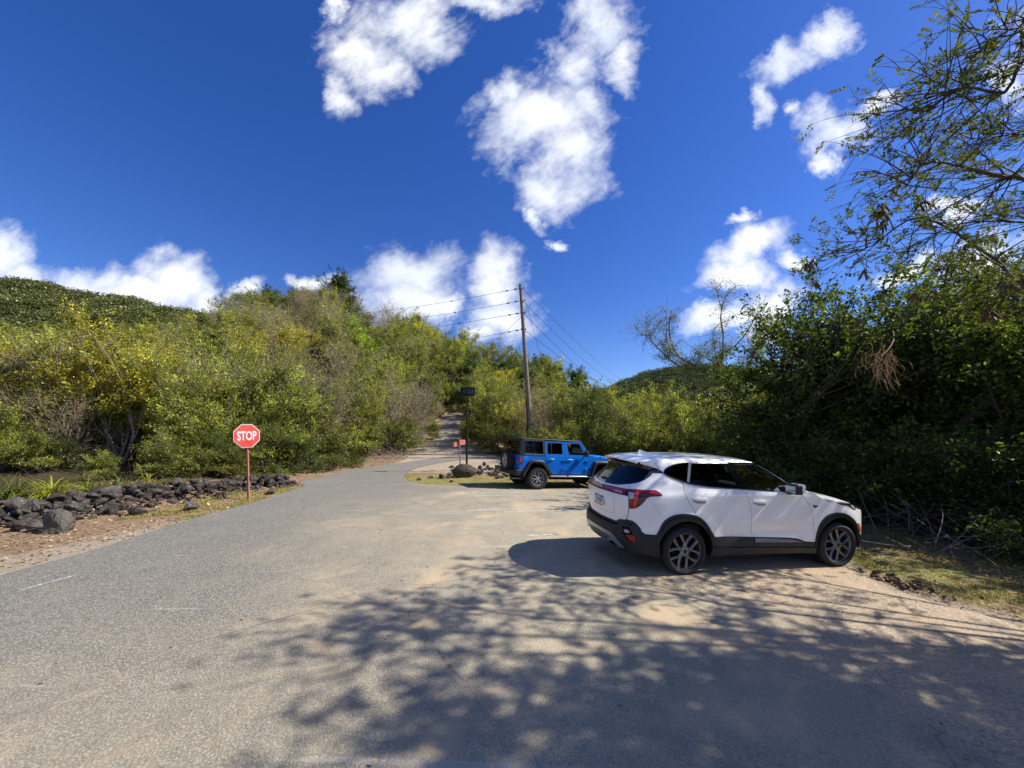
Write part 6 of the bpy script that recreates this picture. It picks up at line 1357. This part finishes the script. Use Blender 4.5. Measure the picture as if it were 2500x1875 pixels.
    for yy in (-.37, .37):
        b = MB(); b.box((.98, yy, .80), (.50, .50, .18), .07); b.box((.72, yy, 1.08), (.15, .48, .62), .06, Matrix.Rotation(math.radians(-14), 3, 'Y')); b.box((.63, yy, 1.42), (.10, .26, .17), .045); b.build('front_seat', seat_m, root, True)
        b = MB(); b.box((.02, yy, .80), (.46, .60, .18), .07); b.box((-.22, yy, 1.05), (.14, .58, .55), .06, Matrix.Rotation(math.radians(-16), 3, 'Y')); b.box((-.31, yy, 1.34), (.09, .24, .13), .04); b.build('rear_seat', seat_m, root, True)
    sw = MB(); sw.tube([(1.42+.05*math.sin(a), .37+.18*math.cos(a), 1.06+.17*math.sin(a)) for a in np.linspace(0, 2*math.pi, 25)], .014, 6, False); sw.tube([(1.44, .37, 1.06), (1.7, .37, .98)], .03, 8); sw.build('steering_wheel', seat_m, root, True)
    MB().box((1.28, 0, 1.44), (.03, .22, .06), .012).build('rear_view_mirror', seat_m, root, True)
    for cx_ in (0., 2.63):
        for s in (-1, 1):
            A = [(cx_+.43*math.cos(a), .34+.43*math.sin(a)) for a in np.linspace(-.12, math.pi+.12, 24)]; V = [(x_, s*.86, z_) for x_, z_ in A]+[(x_, s*.50, z_) for x_, z_ in A]; n = len(A)
            link('wheel_well', mkmesh('wheel_well', V, [(i, i+1, n+i+1, n+i) for i in range(n-1)]+[tuple(range(n, 2*n))], shell_m), root)
    MB().box((1.3, 0, .30), (3.3, 1.5, .16), .04).build('underbody', shell_m, root); MB().box((-.55, 0, .45), (.5, 1.3, .25), .05).build('rear_underbody', shell_m, root)
    for (cx_, s, sp) in ((0, -1, .12), (0, 1, .5), (2.63, -1, .32), (2.63, 1, .9)): wheel(root, (cx_, s*.795, .334), s, .334, .250, .225, 5, rim_dark, 'y', sp)
build_suv()

# ------------------------------------------------------------------ blue off-roader
S_car = S
def S_jeep(u, z):
    u = np.asarray(u, float); z = np.asarray(z, float)
    y = np.where(z < 1.24, .800-.022*((z-.98)/.40)**2, .791-(z-1.24)*.15); y = y-.05*sm(-.52, -.74, u)
    return np.stack([u, -y, z], -1)
def build_offroader():
    global S
    S = S_jeep
    root = empty('parked_car', (.60, 14.679, -.126)); root.rotation_euler = (Matrix.Rotation(math.radians(22.88), 3, 'Z') @ Matrix.Rotation(math.radians(3.05), 3, 'Y') @ Matrix.Rotation(math.radians(.75), 3, 'X')).to_euler()
    tag(root, 'bright blue boxy off-roader with black hardtop and rear spare wheel', 'car')
    arch = [(-.44, .72), (-.36, .93), (-.27, 1.0), (-.12, 1.01), (.10, 1.0), (.20, .94), (.47, .58)]
    panel('rear_quarter', [(-.70, .72)]+arch[:6]+[(.338, .76), (.332, 1.0), (.318, 1.245), (-.70, 1.245)], blue_paint, root, 0, (), .08, .03, 0, .002, True)
    dr = panel('rear_door', [(.322, 1.245), (.322, 1.815), (1.155, 1.825), (1.172, 1.25), (1.19, .56), (.70, .56), (.64, .60), (.42, .94), (.345, 1.06)], blue_paint, root, .006, ([(.418, 1.335), (.412, 1.762), (1.062, 1.772), (1.080, 1.345)],), .06, .03, 0, .003, True)
    dfr = panel('front_door', [(1.178, 1.25), (1.163, 1.825), (1.905, 1.84), (2.275, 1.30), (2.28, 1.0), (2.27, .62), (2.22, .56), (1.196, .56)], blue_paint, root, .006, ([(1.36, 1.335), (1.29, 1.775), (1.845, 1.785), (2.09, 1.40), (2.08, 1.335)],), .06, .03, 0, .003, True)
    panel('window', [(.412, 1.33), (.406, 1.768), (1.068, 1.778), (1.086, 1.34)], gl_dark, dr, -.004, (), .2, 0, 0, 0, True)
    panel('window', [(1.35, 1.33), (1.282, 1.78), (1.85, 1.79), (2.10, 1.40), (2.09, 1.33)], gl_front, dfr, -.004, (), .2, 0, 0, 0, True)
    strip('window_divider', [(.60, 1.335), (.595, 1.77)], .018, blk_plastic, dr, .001)
    for d_, pts in ((dr, [(.418, 1.335), (.412, 1.762), (1.062, 1.772), (1.080, 1.345), (.418, 1.335)]), (dfr, [(1.36, 1.335), (1.29, 1.775), (1.845, 1.785), (2.09, 1.40), (2.08, 1.335), (1.36, 1.335)])):
        for a, b in zip(pts[:-1], pts[1:]): strip('window_seal', [a, ((a[0]+b[0])/2, (a[1]+b[1])/2), b], .016, blk_plastic, d_, .008)
    panel('cowl_side', [(2.285, 1.0), (2.282, 1.29), (2.32, 1.335), (2.52, 1.335), (2.56, 1.08), (2.42, .82), (2.37, .56), (2.23, .56), (2.275, .62)], blue_paint, root, 0, (), .06, .03, 0, .002, True)
    panel('inner_shell', [(-.70, .72)]+arch+[(.55, .52), (2.35, .52), (2.45, 1.30), (2.25, 1.30), (1.9, 1.83), (1.86, 1.80), (2.11, 1.40), (2.10, 1.32), (1.34, 1.32), (1.27, 1.79), (1.08, 1.79), (1.10, 1.33), (.40, 1.32), (.395, 1.78), (.24, 1.81), (.262, 1.29), (-.545, 1.275), (-.56, 1.78), (-.69, 1.84), (-.70, 1.245)], shell_m, root, -.015, (), .08, 0, 0, 0, True)
    top_p = [(-.715, 1.248), (-.66, 1.858), (-.55, 1.875), (.31, 1.86), (.314, 1.248)]
    hw = [(-.525, 1.315), (-.535, 1.765), (-.50, 1.785), (.19, 1.800), (.222, 1.78), (.235, 1.325), (.21, 1.305)]
    ht = panel('hardtop', top_p, blk_plastic, root, .008, (hw,), .07, .03, 0, 0, True)
    panel('hardtop_window', [(a+(.01 if a > 0 else -.01), b) for a, b in hw], gl_dark, ht, .002, (), .2, 0, 0, 0, True)
    strip('window_lip', [(-.525, 1.318), (-.2, 1.306), (.225, 1.312)], .016, satin, ht, .011)
    # roof, windshield frame, hood, tub
    def tilt(a): return Matrix.Rotation(math.radians(a), 3, 'Y')
    rf = MB(); rf.box((.60, 0, 1.865), (2.62, 1.40, .075), .03); rf.build('roof', blk_plastic, root, True)
    MB().box((.62, .36, 1.905), (2.3, .05, .012), .004).box((.62, -.36, 1.905), (2.3, .05, .012), .004).box((.62, 0, 1.905), (2.3, .05, .012), .004).build('roof_rib', blk_plastic, root)
    wf = MB(); 
    for s in (-1, 1): wf.tube([(2.33, s*.74, 1.30), (1.90, s*.69, 1.86)], [.042, .034], 6)
    wf.tube([(1.91, -.70, 1.855), (1.91, .70, 1.855)], .035, 6); wf.tube([(2.34, -.74, 1.31), (2.34, .74, 1.31)], .035, 6); wf.build('windshield_frame', blue_paint, root, True)
    link('windshield', mkmesh('windshield', [(2.335, -.72, 1.31), (2.335, .72, 1.31), (1.91, .68, 1.86), (1.91, -.68, 1.86)], [(0, 1, 2, 3)], gl_front), root)
    V = []; 
    for x_, w_, zt in ((2.40, .70, 1.30), (2.55, .665, 1.335), (3.0, .62, 1.325), (3.32, .585, 1.285), (3.42, .57, 1.22)):
        for k in range(13): t = -1+2*k/12; V.append((x_, w_*t, zt+.035*(1-abs(t)**4)-(.05 if abs(t) == 1 else 0)))
        V += [(x_, w_, 1.09), (x_, -w_, 1.09)]
    F = []
    for r in range(4):
        b = r*15
        for k in range(12): F.append((b+k, b+k+15, b+k+16, b+k+1))
        F += [(b+12, b+27, b+28, b+13), (b+14, b+29, b+15, b)]
    me = mkmesh('hood', V, F, blue_paint, True); me.set_sharp_from_angle(angle=math.radians(50)); hd = link('hood', me, root)
    MB().box((2.98, -.61, 1.27), (.07, .03, .05), .006).box((2.98, .61, 1.27), (.07, .03, .05), .006).build('hood_latch', blk_plastic, hd)
    gr = MB(); gr.box((3.43, 0, 1.02), (.06, 1.18, .46), .02); gr.build('grille', blue_paint, root, True)
    sl_ = MB()
    for k in range(7): sl_.box((3.462, -.33+.11*k, 1.05), (.01, .06, .28), .004)
    sl_.build('grille_slots', shell_m, root)
    for s in (-1, 1): MB().lathe([(.001, .045), (.06, .04), (.088, .02), (.092, 0)], 24, 'y').build('headlight', lamp_clear, root, True).matrix_local = Matrix.Translation((3.455, s*.47, 1.08)) @ Matrix.Rotation(-math.pi/2, 4, 'Z')
    MB().box((3.58, 0, .62), (.20, 1.62, .20), .04).build('front_bumper', blk_plastic, root, True)
    tub = MB(); tub.box((.85, 0, .62), (3.0, 1.50, .20), .02).box((2.9, 0, .85), (.95, 1.0, .40), .03); tub.build('underbody', shell_m, root)
    tg = MB(); tg.box((-.70, 0, .98), (.05, 1.46, .54), .02); tg.build('tailgate', blue_paint, root, True)
    rg = MB(); rg.box((-.685, 0, 1.545), (.05, 1.38, .60), .03, tilt(5)); rg.build('rear_surround', blk_plastic, root, True); MB().box((-.716, 0, 1.54), (.012, 1.10, .46), .004, tilt(5)).build('rear_window', gl_dark, root)
    # flares
    def flare(poly_out, poly_in, name):
        for s in (-1, 1):
            m = MB(); n = len(poly_out); V = []
            for (xo, zo), (xi, zi) in zip(poly_out, poly_in): V += [(xo, s*.77, zo), (xo, s*.905, zo-.012), (xo+(xi-xo)*.25, s*.932, zo+(zi-zo)*.35), (xi, s*.925, zi), (xi, s*.80, zi)]
            F = []
            for k in range(n-1):
                for j in range(4): F.append((k*5+j, k*5+j+1, (k+1)*5+j+1, (k+1)*5+j))
            F += [(0, 1, 2, 3, 4), tuple((n-1)*5+j for j in range(5))[::-1]]; m.add(V, F); m.build(name, blk_plastic, root, True, 30)
    flare([(-.655, .50), (-.60, .66), (-.49, .82), (-.375, 1.045), (-.27, 1.105), (.15, 1.095), (.255, 1.04), (.42, .83), (.575, .64), (.60, .55)], [(-.57, .48), (-.52, .60), (-.43, .75), (-.33, .93), (-.24, .995), (.10, .985), (.18, .94), (.33, .76), (.47, .58), (.50, .52)], 'fender_flare')
    flare([(2.36, .55), (2.40, .66), (2.47, .88), (2.54, 1.08), (2.66, 1.13), (3.12, 1.135), (3.28, 1.10), (3.45, .98), (3.56, .86)], [(2.44, .53), (2.48, .64), (2.54, .82), (2.62, .98), (2.72, 1.02), (3.08, 1.02), (3.20, .99), (3.34, .89), (3.43, .80)], 'fender_flare')
    for s in (-1, 1):
        m = MB(); m.box((3.0, s*.70, 1.10), (.95, .30, .05), .02); m.build('front_fender', blk_plastic, root, True)
        MB().box((1.48, s*.80, .495), (1.90, .10, .055), .02).build('side_step', satin, root, True); MB().box((1.48, s*.76, .42), (1.9, .06, .10), .02).build('rocker', shell_m, root)
        MB().box((3.02, s*.665, 1.13), (.04, .02, .02)).build('hood_hinge', blk_plastic, root)
        # tail lights
        tlm = MB(); tlm.box((-.715, s*.715, 1.055), (.085, .175, .225), .02); t = tlm.build('tail_light', blk_plastic, root, True)
        MB().box((-.762, s*.72, 1.085), (.01, .12, .13), .003).box((-.72, s*.806, 1.07), (.05, .006, .14), .002).build('lens', lamp_bright, t); MB().box((-.763, s*.72, .985), (.01, .10, .05), .003).build('reverse_lens', lamp_clear, t)
        # mirrors
        mo = MB(); mo.box((2.04, s*.99, 1.40), (.11, .20, .22), .035); mo.tube([(2.10, s*.80, 1.33), (2.07, s*.92, 1.34)], .03, 6); mo.build('mirror', blk_plastic, root, True)
    for d_, hs_, hn in ((dr, (.49, .69), (1.115, 1.11)), (dfr, (1.30, 1.50), (2.15, 1.10))):
        for sd, s in ((0, -1), (1, 1)):
            a, b = hs_; MB().box(((a+b)/2, s*.835, 1.148), (b-a, .03, .030), .010).build('handle', satin, d_[sd], True); MB().lathe([(.001, s*.82), (.03, s*.815), (.032, s*.80)], 14, 'y', (a+.05, 0, 1.10)).build('lock', satin, d_[sd])
            for zz in (1.115, .785): m = MB(); m.box((hn[0]+.02, s*.822, zz), (.13, .035, .075), .012); m.tube([(hn[0]+.075, s*.832, zz-.05), (hn[0]+.075, s*.832, zz+.05)], .020, 8); m.build('hinge', blue_paint, d_[sd], True)
    strip('door_crease', [(.80, .60), (1.0, .592), (1.14, .60)], .010, satin if False else blue_paint, dr, .016); strip('door_crease', [(1.40, .60), (1.8, .592), (2.12, .60)], .010, blue_paint, dfr, .016)
    # rear bumper, hitch, exhaust, axles, springs
    rb = MB(); rb.box((-.80, 0, .61), (.24, 1.10, .20), .04)
    for s in (-1, 1): rb.box((-.72, s*.67, .60), (.36, .34, .21), .05)
    rb.build('rear_bumper', blk_plastic, root, True); 
    for s in (-1, 1): MB().box((-.70, s*.80, .70), (.26, .10, .012), .004).build('bumper_cap', satin, root)
    MB().tube([(0, -.75, .40), (0, .75, .40)], .045, 10).tube([(3.0, -.75, .40), (3.0, .75, .40)], .045, 10).lathe([(.001, -.12), (.10, -.09), (.12, 0), (.10, .09), (.001, .12)], 16, 'y', (0, .05, .40)).tube([(.0, -.45, .45), (-.15, -.45, .75)], .03, 8).tube([(.0, .45, .45), (-.15, .45, .75)], .03, 8).build('axle', shell_m, root, True)
    MB().tube([(-.5, -.42, .38), (-.86, -.42, .36)], .035, 10).build('exhaust', satin, root, True)
    for cx_ in (0., 3.008):
        for s in (-1, 1):
            A = [(cx_+.50*math.cos(a), .50+.50*math.sin(a)) for a in np.linspace(-.1, math.pi+.1, 24)]; V = [(x_, s*.80, z_) for x_, z_ in A]+[(x_, s*.46, z_) for x_, z_ in A]; n = len(A)
            link('wheel_well', mkmesh('wheel_well', V, [(i, i+1, n+i+1, n+i) for i in range(n-1)]+[tuple(range(n, 2*n))], shell_m), root)
    for (cx_, s, sp) in ((0, -1, .3), (0, 1, .8), (3.008, -1, .1), (3.008, 1, .6)): wheel(root, (cx_, s*.80, .407), s, .407, .262, .255, 6, rim_silver, 'jeep', sp)
    sw = wheel(root, (-.895, .05, 1.0), 1, .400, .262, .245, 6, rim_silver, 'jeep', .2, 'spare_wheel'); sw.rotation_euler = (0, 0, math.pi/2)
    MB().tube([(-.70, .05, 1.0), (-.85, .05, 1.0)], .12, 16).build('spare_carrier', blk_plastic, root, True)
    MB().box((-.80, .05, 1.50), (.10, .28, .05), .015).build('high_brake_light', lamp_red, root)
    # interior
    for yy in (-.36, .36):
        b = MB(); b.box((1.35, yy, .92), (.5, .48, .16), .06); b.box((1.12, yy, 1.22), (.14, .46, .60), .06, tilt(-10)); b.box((1.05, yy, 1.58), (.09, .24, .16), .04); b.build('front_seat', seat_m, root, True)
    b = MB(); b.box((.35, 0, .92), (.45, 1.2, .16), .06); b.box((.12, 0, 1.20), (.14, 1.2, .55), .06, tilt(-10)); b.build('rear_seat', seat_m, root, True)
    MB().box((2.12, 0, 1.18), (.25, 1.40, .22), .06).build('dashboard', seat_m, root, True)
    rb_ = MB()
    for s in (-1, 1): rb_.tube([(1.15, s*.66, 1.2), (1.12, s*.62, 1.80), (-.3, s*.60, 1.78)], .03, 6)
    rb_.tube([(1.12, -.62, 1.80), (1.12, .62, 1.80)], .03, 6); rb_.build('roll_bar', seat_m, root, True)
    MB().box((1.40, -.745, 1.39), (.10, .004, .10)).build('window_sticker', mat('sticker', (.55, .62, .58), .5), root)
    Mj = Matrix.Translation((2.40, -.812, .785)) @ Matrix.Rotation(math.pi/2, 4, 'X')
    text_mesh('Jeep', .12, blk_plastic, 'badge', root, Mj, .002, .004, .95)
    S = S_car
build_offroader()
bpy.context.view_layer.update()
